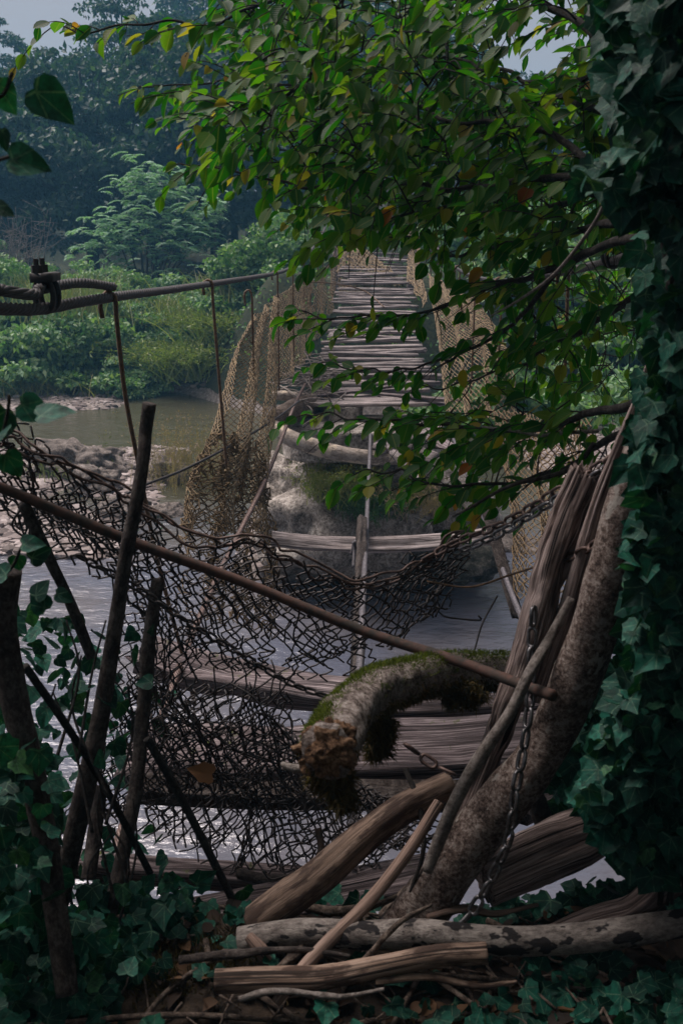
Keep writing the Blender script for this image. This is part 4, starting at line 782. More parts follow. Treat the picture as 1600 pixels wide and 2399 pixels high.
for P, n, y0, y1 in REG:
    P_ = np.array(P); c = 0
    while c < n:
        x = rng.uniform(P_[:, 0].min(), P_[:, 0].max()); y = rng.uniform(P_[:, 1].min(), P_[:, 1].max())
        if not inpoly(x, y, P): continue
        c += 1
        if ((x - 1290) / 150) ** 2 + ((y - 105) / 95) ** 2 < 1 and rng.random() < .9: continue
        if ((x - 1130) / 160) ** 2 + ((y - 545) / 60) ** 2 < 1 and rng.random() < .85: continue
        if ((x - 900) / 110) ** 2 + ((y - 600) / 60) ** 2 < 1: continue
        TG.append(at(x, y, rng.uniform(y0, y1)))
TG = np.array(TG); TG = TG[np.argsort([((LSa - t) ** 2).sum(1).min() for t in TG])]; NODE = LSa
for tp in TG:
    dd = NODE - tp; i = int(np.argmin((dd ** 2).sum(1))); b0 = NODE[i]; v = tp - b0; L = np.linalg.norm(v)
    if L > .06:
        m = (b0 + tp) / 2 + np.array([0, 0, .10 * L]) + .06 * L * rng.normal(size=3); tube(tw, [b0, m, tp], [.0028, .0014], 5, 12); NODE = np.vstack([NODE, m[None], tp[None]])
    twig(tp, v / max(L, .01) + np.array([-.7, -.15, -.1]) + .5 * rng.normal(size=3), rng.uniform(.12, .25), size=.055)
lb, ld, ln_, ll = map(np.array, (lb, ld, ln_, ll)); ll = np.asarray(ll, float)
px_, py_ = pix(lb)   # the leaves have fallen thin round the cable, the right netting and the deck end
thin = ((np.abs(py_ - np.interp(px_, [1100, 1150, 1330, 1600], [668, 655, 628, 565])) < 24) & (px_ > 1130) & (rng.random(len(ll)) < .85)) | ((px_ > 795) & (px_ < 965) & (py_ > 565) & (py_ < 690) & (rng.random(len(ll)) < .8)) | ((px_ > 985) & (px_ < 1170) & (py_ > 690) & (py_ < 930) & (rng.random(len(ll)) < .6)) | ((px_ > 1180) & (px_ < 1420) & (py_ > 1040) & (py_ < 1300) & (rng.random(len(ll)) < .6)) | ((px_ > 690) & (px_ < 1000) & (py_ > 985) & (py_ < 1075) & (rng.random(len(ll)) < .25))
lb, ld, ln_, ll = lb[~thin], ld[~thin], ln_[~thin], ll[~thin]
leaves(lf, lb, ld, ln_, ll, ll * .62, 'beech')
mb.build('limbs', MT['twig'], horn); tw.build('twigs', MT['twig'], horn); lf.build('leaves', MT['hornleaf'], horn)
# unseen crown added above and behind the viewpoint to shade the foreground
cr = MB(); n = 8000; c = rng.normal(size=(n, 3)); c = nrm(c) * rng.random((n, 1)) ** (1 / 3) * [3.8, 3.4, 1.8] + [.9, -1.7, 7.0]
cl = fbm(c * .9, 2, 77) > -.28; c = c[cl]; c = c[(c[:, 2] > 4.75 + .23 * np.maximum(c[:, 1], 0) + .25)]; n = len(c)
leaves(cr, c, rdir(n) + [0, 0, -.4], rdir(n) * .6 + [0, 0, 1], .15, .10, 'beech'); cr.build('crown', MT['hornleaf'], horn)
for p in ([(1500, 1000, 2.1), (1400, 1035, 2.2), (1330, 1090, 2.4), (1180, 1140, 2.6), (1060, 1145, 2.7)],):
    pass
stem('branch', [(1390, 1040, 2.15), (1350, 1090, 2.2), (1290, 1115, 2.25), (1190, 1140, 2.3), (1100, 1190, 2.35), (1060, 1210, 2.4)], [.006, .006, .005, .004, .003], 'sapl', 'thin bare grey branch in front of the right netting', 'branch', n=8)
stem('branch', [(1400, 1010, 2.2), (1310, 1015, 2.3), (1260, 1020, 2.35), (1200, 1008, 2.4), (1130, 1000, 2.5)], [.005, .005, .004, .003], 'paletwig', 'pale crooked dead twig above the right netting', 'twig', n=7, amp=.2)
stem('branch', [(1420, 470, 2.0), (1380, 540, 2.05), (1300, 640, 2.15), (1220, 700, 2.3), (1150, 740, 2.4)], [.004, .004, .0035, .002], 'paletwig', 'thin pale vine stem slanting down in front of the right cable', 'vine', n=6)

# ------------------------------------------------------------------ ivy
def ivy_mass(mb, pts, nrmdir, size, kind='ivy', jit=.6, down=.7):
    pts = np.asarray(pts); x, y = pix(pts); kp = ~((x > 560) & (pts[:, 1] < 1.9) & (y > 2165 - np.clip(x - 1270, 0, 400) * .45) & (y < 2235)); pts = pts[kp]
    n = len(pts); nn = nrm(np.asarray(nrmdir, float) + jit * rng.normal(size=(n, 3))); d = np.array([0, 0, -down]) + .55 * rng.normal(size=(n, 3)); d = nrm(d - nn * (d * nn).sum(1, keepdims=True) * .8)
    ln = size * np.clip(rng.normal(1, .25, n), .5, 1.6); leaves(mb, pts, d, nn, ln, ln * rng.uniform(.85, 1.1, n), kind)
def pxpts(poly, n, y0, y1, clump=.25):
    P_ = np.array(poly, float); out = []
    while len(out) < n:
        x = rng.uniform(P_[:, 0].min(), P_[:, 0].max()); y = rng.uniform(P_[:, 1].min(), P_[:, 1].max())
        if inpoly(x, y, poly) and vn(np.array([x / 70, y / 70, y0 * 3]), 4) > -clump - .3: out.append(at(x, y, rng.uniform(y0, y1)))
    return np.array(out)
it = thing('ivy_covered_tree', 'dark tree trunk smothered in hanging ivy at the right edge', 'tree', (.98, 2.1, 2.3))
mb = MB(); tube(mb, [(.98, 2.1, 1.9), (.95, 2.08, 2.8), (.93, 2.05, 3.6), (.92, 2.0, 4.6), (.92, 2.0, 6.5)], [.15, .13, .12, .11, .08], 24, 60, amp=.12); mb.build('trunk', MT['sapl'], it)
mb = MB()
ivy_mass(mb, pxpts([(1500, -60), (1800, -60), (1800, 1100), (1480, 1100), (1545, 800), (1590, 600), (1510, 420), (1470, 200)], 2000, 1.42, 1.75), [-.6, -.6, .7], .040)
ivy_mass(mb, pxpts([(1350, 380), (1600, 330), (1640, 500), (1480, 470), (1350, 440)], 60, 1.45, 1.65), [-.4, -.7, .6], .045)
ivy_mass(mb, pxpts([(1530, 700), (1660, 600), (1660, 1250), (1490, 1240), (1540, 900)], 220, 1.45, 1.7), [-.4, -.8, .5], .042)
ivy_mass(mb, pxpts([(1480, 1180), (1640, 1100), (1640, 2120), (1450, 2000), (1360, 1880), (1400, 1720), (1480, 1560)], 1500, 1.42, 1.72), [-.4, -.7, .7], .040)
ivy_mass(mb, pxpts([(1500, -60), (1900, -60), (1900, 2300), (1500, 2000)], 1900, 1.75, 2.2), [-.5, -.7, .4], .043)
ivy_mass(mb, pxpts([(1240, 1780), (1400, 1560), (1490, 1380), (1520, 2000), (1320, 1970)], 420, 1.98, 2.35), [-.3, -.7, .7], .045)
ivy_mass(mb, pxpts([(1490, 880), (1580, 860), (1580, 1180), (1500, 1150)], 70, 1.55, 1.7), [-.3, -.8, .6], .042)
ivy_mass(mb, pxpts([(1380, -60), (1560, -60), (1560, 330), (1440, 300)], 220, 1.6, 2.1), [-.4, -.7, .6], .042)
ivy_mass(mb, np.c_[rng.uniform(.95, 1.7, 2600), rng.uniform(.1, 1.7, 2600), rng.uniform(2.2, 4.6, 2600)], [-1, -.1, .4], .05)  # unseen leaf wall added right of the frame to block side light
mb.build('ivy', MT['ivyleaf'], it)
mb = MB()
for q in range(14):
    x0 = rng.uniform(1560, 1640); pts = [(x0 + rng.normal() * 25 + 18 * math.sin(t * 3 + q), -40 + t * 600, rng.uniform(1.55, 1.7)) for t in np.linspace(0, 3.6, 9)]; tube(mb, path(*pts), .0035, 5, 60)
mb.build('ivy_stems', MT['twig'], it)
gi = MB()
xy = np.c_[rng.uniform(.0, 1.5, 2600), rng.uniform(1.05, 2.35, 2600)]; keep = (xy[:, 0] > .30 + .35 * fbm(np.c_[xy * 3, xy[:, :1] * 0], 2, 9)) | (rng.random(2600) < .22); xy = xy[keep]
z = H(xy[:, 0], xy[:, 1]) + rng.uniform(.005, .09, len(xy)) * np.where(xy[:, 0] > .5, 1, .4); ivy_mass(gi, np.c_[xy, z], [-.15, -.55, .9], .042, jit=.35, down=.3)
tag(gi.build('ground_ivy', MT['ivyleaf']), 'carpet of dark ivy covering the ground at the lower right', 'ivy')
gi = MB(); xy = np.c_[rng.uniform(-1.0, .15, 1500), rng.uniform(1.05, 1.95, 1500)]; keep = (xy[:, 0] < -.30 + .3 * fbm(np.c_[xy * 3, xy[:, :1] * 0], 2, 19)) | (rng.random(1500) < .16); xy = xy[keep]
z = H(xy[:, 0], xy[:, 1]) + rng.uniform(.005, .08, len(xy)); ivy_mass(gi, np.c_[xy, z], [.15, -.55, .9], .042, jit=.35, down=.3)
tag(gi.build('ground_ivy', MT['ivyleaf']), 'patch of very dark ivy on the ground at the lower left', 'ivy')
th = thing('ivy_bush', 'dark ivy thicket growing round the cut poles at the left', 'ivy', (-.75, 1.75, 2.3))
mb = MB()
ivy_mass(mb, pxpts([(-60, 1380), (60, 1400), (200, 1420), (300, 1400), (440, 1560), (330, 1800), (430, 2080), (380, 2160), (100, 2000), (-60, 2000)], 150, 2.05, 2.5), [.1, -.5, .7], .042, 'heart', .7)
ivy_mass(mb, pxpts([(-120, 1350), (60, 1420), (250, 1480), (290, 1700), (180, 1900), (120, 2399), (-120, 2399)], 230, 1.85, 2.4), [.3, -.5, .7], .042, 'heart', .6)
ivy_mass(mb, pxpts([(-120, 1700), (100, 1750), (160, 2100), (380, 2180), (330, 2300), (-100, 2399)], 560, 1.45, 1.85), [.2, -.6, .7], .04, 'ivy', .5)
ivy_mass(mb, pxpts([(180, 2080), (420, 2010), (430, 2120), (600, 2120), (560, 2170), (250, 2200)], 90, 1.8, 2.0), [0, -.5, .8], .05, 'ivy', .6)
ivy_mass(mb, np.c_[rng.uniform(-1.7, -.98, 2600), rng.uniform(.1, 1.6, 2600), rng.uniform(2.2, 3.9, 2600)], [1, -.1, .4], .05)  # extra leaves out of view on the left, added to darken the near corner
mb.build('leaves', MT['ivyleaf'], th)
mb = MB()
for q in range(16):
    x = rng.uniform(-60, 330); y = rng.uniform(1450, 1950); tube(mb, path((x, y, 1.95), (x + rng.normal() * 50, y + 130, 1.9), (x + rng.normal() * 70, y + 330, 1.8)), [.002, .004], 5, 20)
mb.build('stems', MT['twig'], th)
sp = thing('ivy_shoot', 'ivy shoots with large backlit leaves poking in at the left edge', 'ivy', at(-30, 1200, 1.3))
mb = MB(); B_ = [(75, 205, 1.3, 130, 20), (20, 370, 1.25, 110, -10), (-10, 190, 1.3, 90, 60), (5, 300, 1.3, 60, 90), (-15, 480, 1.3, 60, 10), (45, 945, 1.28, 100, 10), (15, 955, 1.3, 110, 120), (85, 975, 1.26, 110, -30), (20, 1010, 1.25, 120, 160), (10, 1060, 1.27, 90, 60), (50, 1275, 1.4, 70, -20), (70, 1310, 1.4, 70, -40), (20, 1345, 1.4, 80, 200), (40, 1300, 1.42, 60, 90), (80, 1400, 1.5, 70, -60), (110, 1430, 1.5, 80, -120), (130, 1390, 1.5, 60, 10)]
bs = np.array([at(a, b, c) for a, b, c, _, _ in B_]); dd = np.array([[math.cos(R(e)), .2, -math.sin(R(e)) - .3] for *_, e in B_]); sz = np.array([s * c / FPX for _, _, c, s, _ in B_])
leaves(mb, bs, dd, np.tile([.1, -.8, .5], (len(bs), 1)) + .3 * rng.normal(size=bs.shape), sz * .85, sz * .8, 'heart'); mb.build('leaves', MT['ivyleaf'], sp)
for st in (((-60, 240, 1.32), (5, 225, 1.3), (30, 170, 1.3)), ((-60, 420, 1.3), (-10, 380, 1.28), (30, 365, 1.26)), ((-60, 1100, 1.32), (0, 1030, 1.28), (20, 960, 1.28), (22, 925, 1.28)), ((-60, 1380, 1.45), (20, 1340, 1.42), (50, 1285, 1.4))):
    mb = MB(); tube(mb, path(*st), .0025, 5, 14); mb.build('stem', MT['twig'], sp)

# ------------------------------------------------------------------ litter on the near ground
lt = MB(); xy = np.c_[rng.uniform(-.9, .9, 900), rng.uniform(1.1, 1.95, 900)]; leaves(lt, np.c_[xy, H(xy[:, 0], xy[:, 1]) + rng.uniform(.002, .02, 900)], rdir(900) * [1, 1, .25], rdir(900) * .5 + [0, 0, 1], .045 * rng.uniform(.5, 1.3, 900), .026, 'beech')
tag(lt.build('leaf_litter', MT['litleaf'], origin=(0, 0, 0)), kind='stuff')
tg = MB()
for q in range(200):
    x, y = rng.uniform(-.8, .6), rng.uniform(1.15, 1.9); a = rng.uniform(0, 6.28); L = rng.uniform(.04, .22) if q < 165 else rng.uniform(.3, .7); pts = np.array([[x + math.cos(a) * L * t, y + math.sin(a) * L * t, 0] for t in (-.5, 0, .5)]); pts[1, :2] += rng.normal(size=2) * L * .12
    pts[:, 2] = H(pts[:, 0], pts[:, 1]) + rng.uniform(.005, .03); tube(tg, pts, [.003, .0018] if q < 165 else [.007, .0045], 6, 16, amp=.15)
tag(tg.build('twig_litter', MT['logbark'], origin=(0, 0, 0)), kind='stuff')
ms = MB()
for px, py, Yy, n, sx in ((420, 2215, 1.72, 1800, .12), (900, 2370, 1.52, 900, .1), (520, 2175, 1.8, 600, .08)):
    c = at(px, py, Yy); xy = c[:2] + rng.normal(size=(n, 2)) * [sx, .04]; leaves(ms, np.c_[xy, H(xy[:, 0], xy[:, 1]) + .005], rdir(n) * .6 + [0, 0, .8], rdir(n), .016 * rng.uniform(.5, 1.5, n), .004, 'blade')
tag(ms.build('ground_moss', MT['drymoss'], origin=(0, 0, 0)), kind='stuff')
for pts, lab in (([(470, 2370, 1.55), (540, 2350, 1.55), (600, 2372, 1.54), (700, 2395, 1.53)], 'pale forked twig on the soil at the bottom of the view'), ([(880, 2345, 1.5), (960, 2355, 1.5), (1020, 2362, 1.5)], 'thin brown twig beside the pine cone'), ([(690, 2338, 1.56), (745, 2336, 1.56)], 'short pale wood chip under the reddish log')):
    p = path(*pts); p[:, 2] = H(p[:, 0], p[:, 1]) + .012; mb = MB(); tube(mb, p, [.0035, .0045, .0025], 6, 24, amp=.2); single('twig', mb, 'paletwig', lab, 'twig')
cp = at(970, 2382, 1.44); cp[2] = H(cp[0], cp[1]) + .02; mb = MB(); n = 120; i = np.arange(n); t = i / n; a = i * 2.39996; rad = .02 * np.sin(np.pi * (t * .85 + .12)); axd = nrm(np.array([1, .2, .1])); s1 = nrm(np.cross(axd, [0, 0, 1])); s2 = np.cross(axd, s1)
o = s1 * np.cos(a)[:, None] + s2 * np.sin(a)[:, None]; leaves(mb, cp + axd * (t[:, None] - .5) * .07 + o * rad[:, None] * .4, o + axd * .7, axd + o * .1, .016 + rad * .4, .013, 'heart'); single('pine_cone', mb, 'litleaf', 'brown pine cone lying among ivy on the ground', 'pine cone')

# ------------------------------------------------------------------ vegetation across the river
def clump_crown(n, rad, leaf, nclump, seed, flat=.9, up=.55, hollow=.25):
    r_ = np.random.default_rng(seed); c = r_.normal(size=(nclump, 3)); c = c / np.linalg.norm(c, axis=1, keepdims=True) * (hollow + (1 - hollow) * r_.random((nclump, 1)) ** .45) * np.array(rad); c[:, 2] = np.where(c[:, 2] < 0, c[:, 2] * flat, c[:, 2])
    sz = r_.uniform(.16, .38, nclump) * min(rad); k = r_.integers(0, nclump, n); d = r_.normal(size=(n, 3)); d = d / np.linalg.norm(d, axis=1, keepdims=True); d[:, 2] = np.abs(d[:, 2]) * .9 - .25
    p = c[k] + d * sz[k][:, None] * np.array([1.25, 1.25, .8]) * (.55 + .45 * r_.random((n, 1))); nn = d + .7 * r_.normal(size=(n, 3)) + [0, 0, up]; dd = r_.normal(size=(n, 3)) + [0, 0, -.5]
    mb = MB(); leaves(mb, p, dd, nn, leaf * r_.uniform(.6, 1.4, n), leaf * .62, 'dia'); return mb, c
def tree_proto(h, rad, n, leaf, mat, seed, label, group, tm='twig', nclump=70):
    t = thing('forest_tree', label, 'tree', (0, 0, 0), group); mb, c = clump_crown(n, rad, leaf, nclump, seed)
    for i in range(len(mb.v)): mb.v[i] = mb.v[i] + [0, 0, h - rad[2]]
    cr = mb.build('crown', MT[mat], t, origin=(0, 0, 0)); mb = MB(); tube(mb, [(0, 0, -.6), (.1, .05, h * .35), (0, 0, h * .7), (.1, 0, h * .9)], [.24, .19, .12, .04], 9, 20, amp=.08)
    for q in c[:14]: tube(mb, [(0, 0, h * .35), q * .5 + [0, 0, h - rad[2] - .8], q * .92 + [0, 0, h - rad[2]]], [.09, .05, .015], 5, 10)
    mb.build('trunk', MT[tm], t, origin=(0, 0, 0)); return t
def place(t, x, y, s=1, rz=0, sink=0, first=None):
    o = t if first else dup(t); o.location = (x, y, float(H(x, y)) - sink); o.rotation_euler = (0, 0, rz); o.scale = (s, s, s) if not hasattr(s, '__len__') else s; return o
G1 = 'tall trees of the far wood'
LBL = ['dark blue green broadleaf tree in the hazy far wood', 'taller dark tree of the far wood with a ragged top', 'bushy low crowned tree at the foot of the far wood']
protos = [tree_proto(13, (3.4, 3.2, 5.4), 15000, .26, 'forest', 1, LBL[0], G1, nclump=90), tree_proto(15, (3.0, 3.0, 6.6), 15000, .26, 'forest', 2, LBL[1], G1, nclump=95), tree_proto(8, (3.6, 3.2, 3.6), 13000, .24, 'forest', 3, LBL[2], G1, nclump=70)]
used = [0, 0, 0]
def ft(px, Yy, k, s):
    x = (px - 800) / FPX * Yy * 1.0; place(protos[k], x, Yy, s, rng.uniform(0, 6.28), .3, first=not used[k]); used[k] = 1
for px, Yy, k, s in [(-260, 47, 0, .85), (-70, 48, 1, .52), (55, 52, 1, .70), (190, 50, 0, .64), (330, 46, 1, .78), (430, 43, 0, .84), (560, 44, 1, .74), (700, 46, 1, .76), (830, 44, 0, .84), (950, 48, 1, .74), (1080, 52, 0, .64), (1220, 52, 2, .95), (1360, 50, 2, .9), (1500, 48, 0, .6), (1680, 46, 0, .65), (1850, 45, 1, .6), (-420, 45, 1, .8),
                    (-60, 37, 2, .95), (90, 38, 0, .6), (240, 37, 2, 1.05), (380, 37, 0, .72), (520, 36, 2, 1.1), (660, 37, 0, .72), (790, 38, 2, 1.1), (930, 40, 2, 1.0), (150, 60, 1, .62), (500, 60, 1, .95), (800, 62, 0, 1.05), (1100, 36, 2, .75), (1300, 37, 2, .72), (1480, 36, 2, .75)]:
    ft(px, Yy, k, s)
def bush_proto(name, rad, n, leaf, mat, seed, nclump=40):
    t = thing(name, '', 'bush', (0, 0, 0)); mb, c = clump_crown(n, rad, leaf, nclump, seed, flat=.5)
    for i in range(len(mb.v)): mb.v[i] = mb.v[i] + [0, 0, rad[2] * .45]
    mb.build('foliage', MT[mat], t, origin=(0, 0, 0)); mb = MB()
    for q in c[:12]: tube(mb, [(0, 0, -.3), q * .5 + [0, 0, rad[2] * .3], q * .95 + [0, 0, rad[2] * .45]], [.03, .02, .006], 4, 8)
    mb.build('stems', MT['twig'], t, origin=(0, 0, 0)); return t
bp = {'A': bush_proto('bush', (1.3, 1.1, 1.1), 5200, .13, 'bushA', 11), 'B': bush_proto('bush', (1.35, 1.1, 1.2), 5200, .13, 'bushB', 12), 'C': bush_proto('bush', (.9, .9, 1.1), 3800, .11, 'bushC', 13, 30), 'F': bush_proto('bush', (1.2, .9, .75), 4200, .085, 'flower', 14, 34)}
busd = {k: 0 for k in bp}
def bush(k, px, Yy, s, lab, sink=.1, group='bushes on the far bank'):
    x = (px - 800) / FPX * Yy; o = place(bp[k], x, Yy, s, rng.uniform(0, 6.28), sink, first=not busd[k]); busd[k] = 1; tag(o, lab, 'bush', group); return o
WORD = {'A': 'grey green bush', 'B': 'mid green leafy bush', 'C': 'bright yellow green young bush', 'F': 'low pinkish flowering weeds'}
BU = [('A', -40, 23.6, 1.15, 'at the water edge in the far left'), ('A', 70, 23.9, 1.1, 'overhanging the gravel shore above the ivy leaf'), ('B', 170, 24.1, 1.0, 'over the stony shore just below the cable clamp'), ('B', 255, 23.9, .95, 'behind the first hanging rod'), ('A', 330, 24.6, .8, 'between the two nearest hanging rods above the sedge'),
      ('A', 410, 26.0, .7, 'under the cable behind the tawny shrub'), ('B', 530, 25.9, .75, 'behind the second hanging rod'), ('B', 590, 24.6, .95, 'beside the top of the left netting'), ('A', 20, 26.5, .8, 'left of the bare branches above the cable'), ('B', 110, 27.0, .7, 'below the bare branches over the cable'), ('A', 230, 27.5, .75, 'left foot of the feathery tree'),
      ('B', 320, 27.4, .75, 'in front of the feathery tree'), ('A', 430, 27.6, .8, 'right foot of the feathery tree'), ('F', 480, 26.8, 1.0, 'above the cable right of the feathery tree'), ('F', 575, 26.6, 1.05, 'under the yellow green bush'), ('F', 650, 27.5, .9, 'beside the bridge cable at the far bank'), ('F', 390, 27.0, .7, 'above the cable below the feathery tree'), ('C', 590, 30.5, 1.0, 'standing out against the dark wood'),
      ('C', 560, 30.0, .6, 'small at the left of the larger yellow green one'), ('A', 690, 26.0, .95, 'behind the close set hanging rods'), ('B', 745, 27.5, 1.0, 'near the far bridge end on its left'), ('A', 730, 30, 1.1, 'behind the far left bridge post'), ('B', 1010, 26, 1.0, 'right of the far bridge end'), ('A', 1100, 25, 1.1, 'behind the right netting'), ('B', 1200, 23.5, 1.1, 'beyond the right cable rods'), ('A', 1320, 22.5, 1.1, 'glimpsed through leaves right of the rods'),
      ('B', 1430, 21.5, 1.2, 'glimpsed behind the tall splintered post'), ('A', 1150, 30, 1.2, 'in the clearing right of the bridge'), ('B', 1260, 29, 1.2, 'under the far wood on the right'), ('A', 1390, 28, 1.3, 'behind the right hand leaves'), ('B', -60, 30, 1.2, 'tall at the far left edge'), ('A', -20, 28, .9, 'below the bluish trees at the left edge'), ('B', 1080, 19.2, .8, 'low beyond the right netting'), ('B', 1250, 18.3, .9, 'on the right shore behind the netting'), ('A', 1400, 17.5, .9, 'on the right shore behind the split post')]
for k, px, Yy, s, lab in BU: bush(k, px, Yy - (.7 if Yy < 25 and px < 640 else 1.0 if px < 760 and Yy < 30 else 0), s * 1.1, WORD[k] + ' ' + lab, .3 if Yy < 25 else .1)
for k, px, Yy, s, lab in [('A', 120, 25.0, .9, 'just above the cable clamp'), ('B', 30, 24.9, 1.0, 'behind the cable at the far left'), ('A', 290, 24.8, .75, 'right above the end of the cable tail'), ('F', 200, 26.0, .7, 'among grass over the cable clamp'), ('A', 560, 24.2, .85, 'seen through the top of the free hook'), ('F', 520, 25.2, .95, 'right above the second hanging rod'), ('F', 620, 25.4, .95, 'right above the free hook'), ('B', 660, 24.0, .9, 'behind the upper corner of the left netting'), ('A', 300, 22.7, .7, 'low at the waterline left of the sedge')]: bush(k, px, Yy, s, WORD[k] + ' ' + lab, .2)
# feathery tree
ft_ = thing('feathery_tree', 'pale young tree with feathery drooping leaves before the dark wood', 'tree', (0, 0, 0)); fx, fy = (350 - 800) / FPX * 28.8, 28.8; fz = float(H(fx, fy)); mb = MB(); st_ = MB(); r_ = np.random.default_rng(5)
tops = [(at(350, 405, 28.8), .55), (at(395, 430, 28.8), .55), (at(320, 440, 28.6), .5), (at(440, 500, 28.5), .5), (at(260, 520, 28.5), .5), (at(215, 560, 28.4), .45), (at(480, 545, 28.4), .45), (at(350, 500, 28.2), .7), (at(300, 560, 28.1), .6), (at(400, 570, 28.1), .6), (at(470, 480, 29), .3), (at(500, 480, 28.6), .25)]
for c, rr in tops:
    tube(st_, [(fx, fy, fz), ((fx + c[0]) / 2, (fy + c[1]) / 2, (fz + c[2]) / 2 + .2), c], [.05, .03, .008], 5, 14)
    for q in range(int(46 * rr / .5)):
        b = c + r_.normal(size=3) * rr * [.6, .5, .55] + [0, 0, -.1]; a = r_.uniform(0, 6.28); d = np.array([math.cos(a), math.sin(a) * .8, .35]); L = r_.uniform(.35, .6); t = np.linspace(.12, 1, 11)[:, None]; sp_ = b + d * L * t + np.array([0, 0, -.55 * L]) * t ** 2; sd = nrm(np.cross(d, [0, 0, 1.]))
        for s in (-1, 1): leaves(mb, sp_, np.tile(sd * s + d * .35 + [0, 0, -.25], (11, 1)), np.tile([0, -.2, 1.], (11, 1)) + .2 * r_.normal(size=(11, 3)), .115 * np.sin(np.linspace(.6, 2.9, 11)) + .02, .042, 'dia')
ft_.location = (fx, fy, fz); mb.build('foliage', MT['feather'], ft_); st_.build('stems', MT['twig'], ft_)
def spray(name, c, n, L, spread, mat, label, cat, up=.9, w=.012, droop=.6, base=.15, leafy=0):
    p0 = c + rng.normal(size=(n, 3)) * [base, base, .02]; a = rng.uniform(0, 6.28, n); d = np.stack([np.cos(a) * spread * rng.random(n), np.sin(a) * spread * rng.random(n), np.full(n, up)], -1); ln = L * rng.uniform(.5, 1.1, n); mb = MB(); k = 6; t = np.linspace(0, 1, k)
    P = p0[:, None] + d[:, None] * (ln[:, None] * t)[..., None] + np.stack([d[:, 0], d[:, 1], -np.ones(n)], -1)[:, None] * (droop * ln[:, None] * t ** 2)[..., None] * .6
    s = nrm(np.cross(d, [0, 1., .2])); wd = w * (1 - t * .85); A = P - s[:, None] * wd[None, :, None] / 2; B = P + s[:, None] * wd[None, :, None] / 2; V = np.stack([A, B], 2).reshape(n, -1, 3)
    j = np.arange(k - 1) * 2; Q = np.stack([j, j + 1, j + 3, j + 2], -1); mb.add(V.reshape(-1, 3), (Q[None] + np.arange(n)[:, None, None] * 2 * k).reshape(-1, 4))
    if leafy:
        m = n * leafy; i = rng.integers(0, n, m); j = rng.integers(2, k, m); leaves(mb, P[i, j] + rng.normal(size=(m, 3)) * .02, d[i] + .8 * rng.normal(size=(m, 3)), rdir(m) + [0, 0, .6], w * 5 * rng.uniform(.6, 1.4, m), w * 1.3, 'dia')
    return tag(mb.build(name, MT[mat], smooth=False), label, cat, kind='stuff' if name == 'grass_clump' else None)
def gp(px, Yy, dz_=0): x = (px - 800) / FPX * Yy; return np.array([x, Yy, float(H(x, Yy)) + dz_])
spray('willow_shrub', gp(450, 23.1), 900, 1.7, .95, 'tawny', 'tawny arching willow shrub bending over the far shore', 'bush', w=.022, droop=.75, base=.4, leafy=9)
spray('willow_shrub', gp(525, 23.3), 520, 1.35, .9, 'tawny', 'smaller tawny shrub behind the left netting', 'bush', w=.022, droop=.75, base=.35, leafy=9)
spray('sedge_tuft', gp(335, 23.0), 420, .75, .75, 'sedge', 'dense dark green sedge tuft at the far waterline', 'grass', w=.016, droop=.7, base=.12)
spray('grass_clump', gp(170, 24.3, .5), 900, 1.5, .7, 'grass', 'hazy yellow green tall grass above the cable clamp', 'grass', w=.02, droop=.35, base=.6)
spray('grass_clump', gp(60, 22.6), 420, .8, .8, 'grass', 'pale grass fringe at the far waterline on the left', 'grass', w=.018, droop=.5, base=.5)
spray('grass_clump', gp(215, 23.0), 420, .8, .8, 'grass', 'pale grass fringe at the waterline left of the first rod', 'grass', w=.018, droop=.5, base=.5)
spray('grass_clump', gp(585, 24.4, .3), 500, 1.0, .8, 'grass', 'yellowish grass slope above the left netting', 'grass', w=.02, droop=.5, base=.6)
spray('grass_clump', gp(410, 25.0, .4), 600, 1.1, .8, 'grass', 'yellowish grass between the hanging rods above the tawny shrub', 'grass', w=.02, droop=.5, base=.7)
spray('grass_clump', gp(270, 18.0), 260, .75, .7, 'grass', 'green grassy tuft behind the pale boulders', 'grass', w=.012, droop=.5, base=.3, leafy=4)
spray('weed_clump', gp(425, 14.5), 240, 1.5, .4, 'flower', 'reddish dry weeds left of the hanging net', 'weeds', w=.008, droop=.25, base=.3, leafy=14)
spray('weed_clump', gp(430, 12.4), 200, .7, .6, 'sedge', 'low green weeds on the bar beside the net', 'weeds', w=.01, droop=.4, base=.3, leafy=8)
spray('weed_clump', gp(130, 15), 200, .6, .7, 'grass', 'short tawny grass at the left end of the boulder', 'grass', w=.012, droop=.5, base=.35)
spray('weed_clump', at(790, 1160, 9.35), 260, .42, .8, 'grass', 'dry yellowish plants sprouting on the pier rock', 'weeds', w=.008, droop=.5, base=.16, leafy=16)
spray('weed_clump', at(870, 1200, 9.3), 260, .4, .8, 'sedge', 'green plants growing beside the steel rope on the pier rock', 'weeds', w=.008, droop=.6, base=.16, leafy=16)
spray('weed_clump', at(960, 1190, 9.4), 200, .4, .8, 'flower', 'brownish weeds on the right shoulder of the pier rock', 'weeds', w=.008, droop=.5, base=.18, leafy=14)
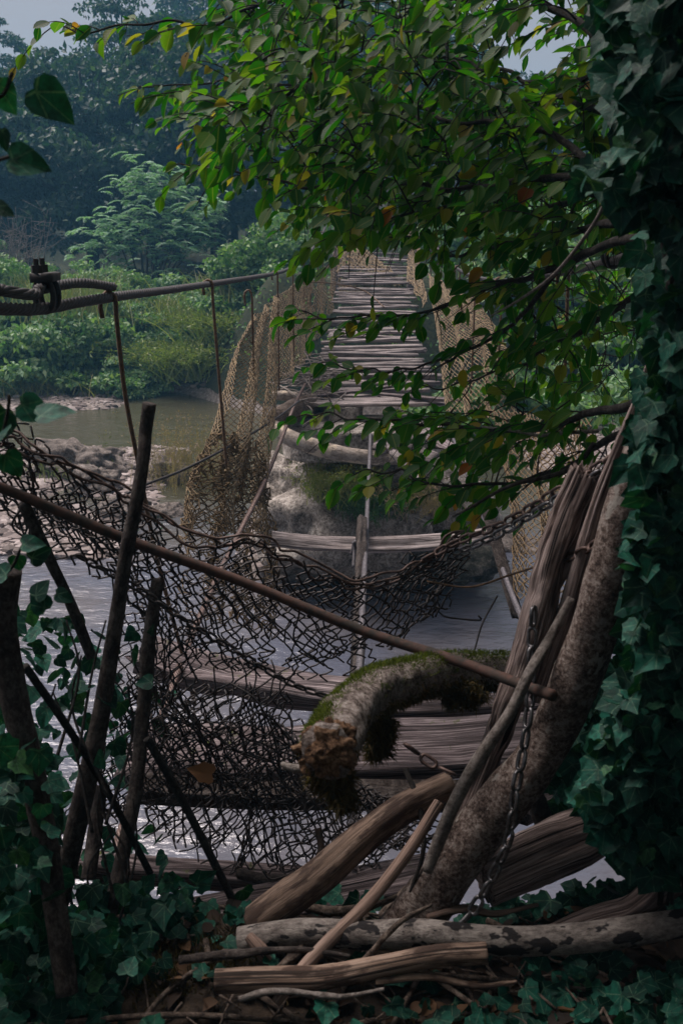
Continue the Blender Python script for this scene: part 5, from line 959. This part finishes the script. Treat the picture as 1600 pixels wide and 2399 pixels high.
for px, Yy, h, n, lab in ((70, 30, 2.6, 26, 'bare grey dead branches rising at the left above the cable'), (640, 33, 2.4, 16, 'bare pale dead branches beside the yellow green bush'), (880, 24, 2.2, 150, 'grey bare thicket closing the far end of the bridge'), (610, 52, 9.2, 14, 'whitish dead treetop among the far crowns')):
    c = gp(px, Yy); mb = MB()
    for q in range(n):
        b = c + np.array([rng.normal() * (.25 if n < 100 else .8), rng.normal() * .3, 0]); a = rng.uniform(-.5, .5); tip = b + np.array([math.sin(a) * h * .55, rng.normal() * .3, h * rng.uniform(.6, 1)]); m = (b + tip) / 2 + rng.normal(size=3) * .15; tube(mb, [b, m, tip], [.022, .014, .004] if n < 100 else [.008, .006, .003], 4, 10)
        if n < 100:
            for w_ in range(5): s = m + (tip - m) * rng.random(); tube(mb, [s, s + rng.normal(size=3) * [.35, .2, .2] + [0, 0, .15]], [.008, .003], 4, 3)
    o = mb.build('dead_shrub', MT['paletwig']); tag(o, lab, 'dead branches')
for px, py, Yy, lab in ((502, 560, 29, 'thin grey stake at the edge of the dark wood'), (1190, 570, 27, 'thin grey stake in the clearing right of the bridge')):
    p = at(px, py, Yy); mb = MB(); tube(mb, [(p[0], p[1], p[2] - 1.2), (p[0] + .02, p[1], p[2] - .1), (p[0] + .05, p[1], p[2] + .35)], .028, 8, 6); single('stake', mb, 'steel', lab, 'stake')
# undergrowth over the far bank
n = 42000; x = rng.uniform(-26, 22, n); y = 19.4 + rng.random(n) ** 1.3 * 17; zz = H(x, y); ok = zz > .5 + .35 * rng.random(n); x, y, zz = x[ok], y[ok], zz[ok]; n = len(x); hgt = (.35 + .45 * fbm(np.c_[x * .7, y * .7, x * 0], 3, 31)) * rng.random(n)
mb = MB(); leaves(mb, np.c_[x, y, zz + np.maximum(hgt, 0)], rdir(n), rdir(n) * .8 + [0, -.3, .8], .11 * rng.uniform(.6, 1.4, n), .06, 'dia'); tag(mb.build('undergrowth', MT['bushB'], origin=(0, 0, 0)), kind='stuff')

# ------------------------------------------------------------------ damp air over the river
bpy.ops.mesh.primitive_cube_add(size=1, location=(0, 65, 12)); hz = bpy.context.object; hz.name = 'haze'; hz.scale = (300, 240, 34); hz['kind'] = 'stuff'
m = bpy.data.materials.new('damp_air'); m.use_nodes = True; nt = m.node_tree; nt.nodes.clear(); out = nt.nodes.new('ShaderNodeOutputMaterial'); pv = nt.nodes.new('ShaderNodeVolumePrincipled')
pv.inputs['Color'].default_value = (.22, .6, .95, 1); pv.inputs['Density'].default_value = HAZE; pv.inputs['Anisotropy'].default_value = 0.2; nt.links.new(pv.outputs[0], out.inputs['Volume']); hz.data.materials.append(m)
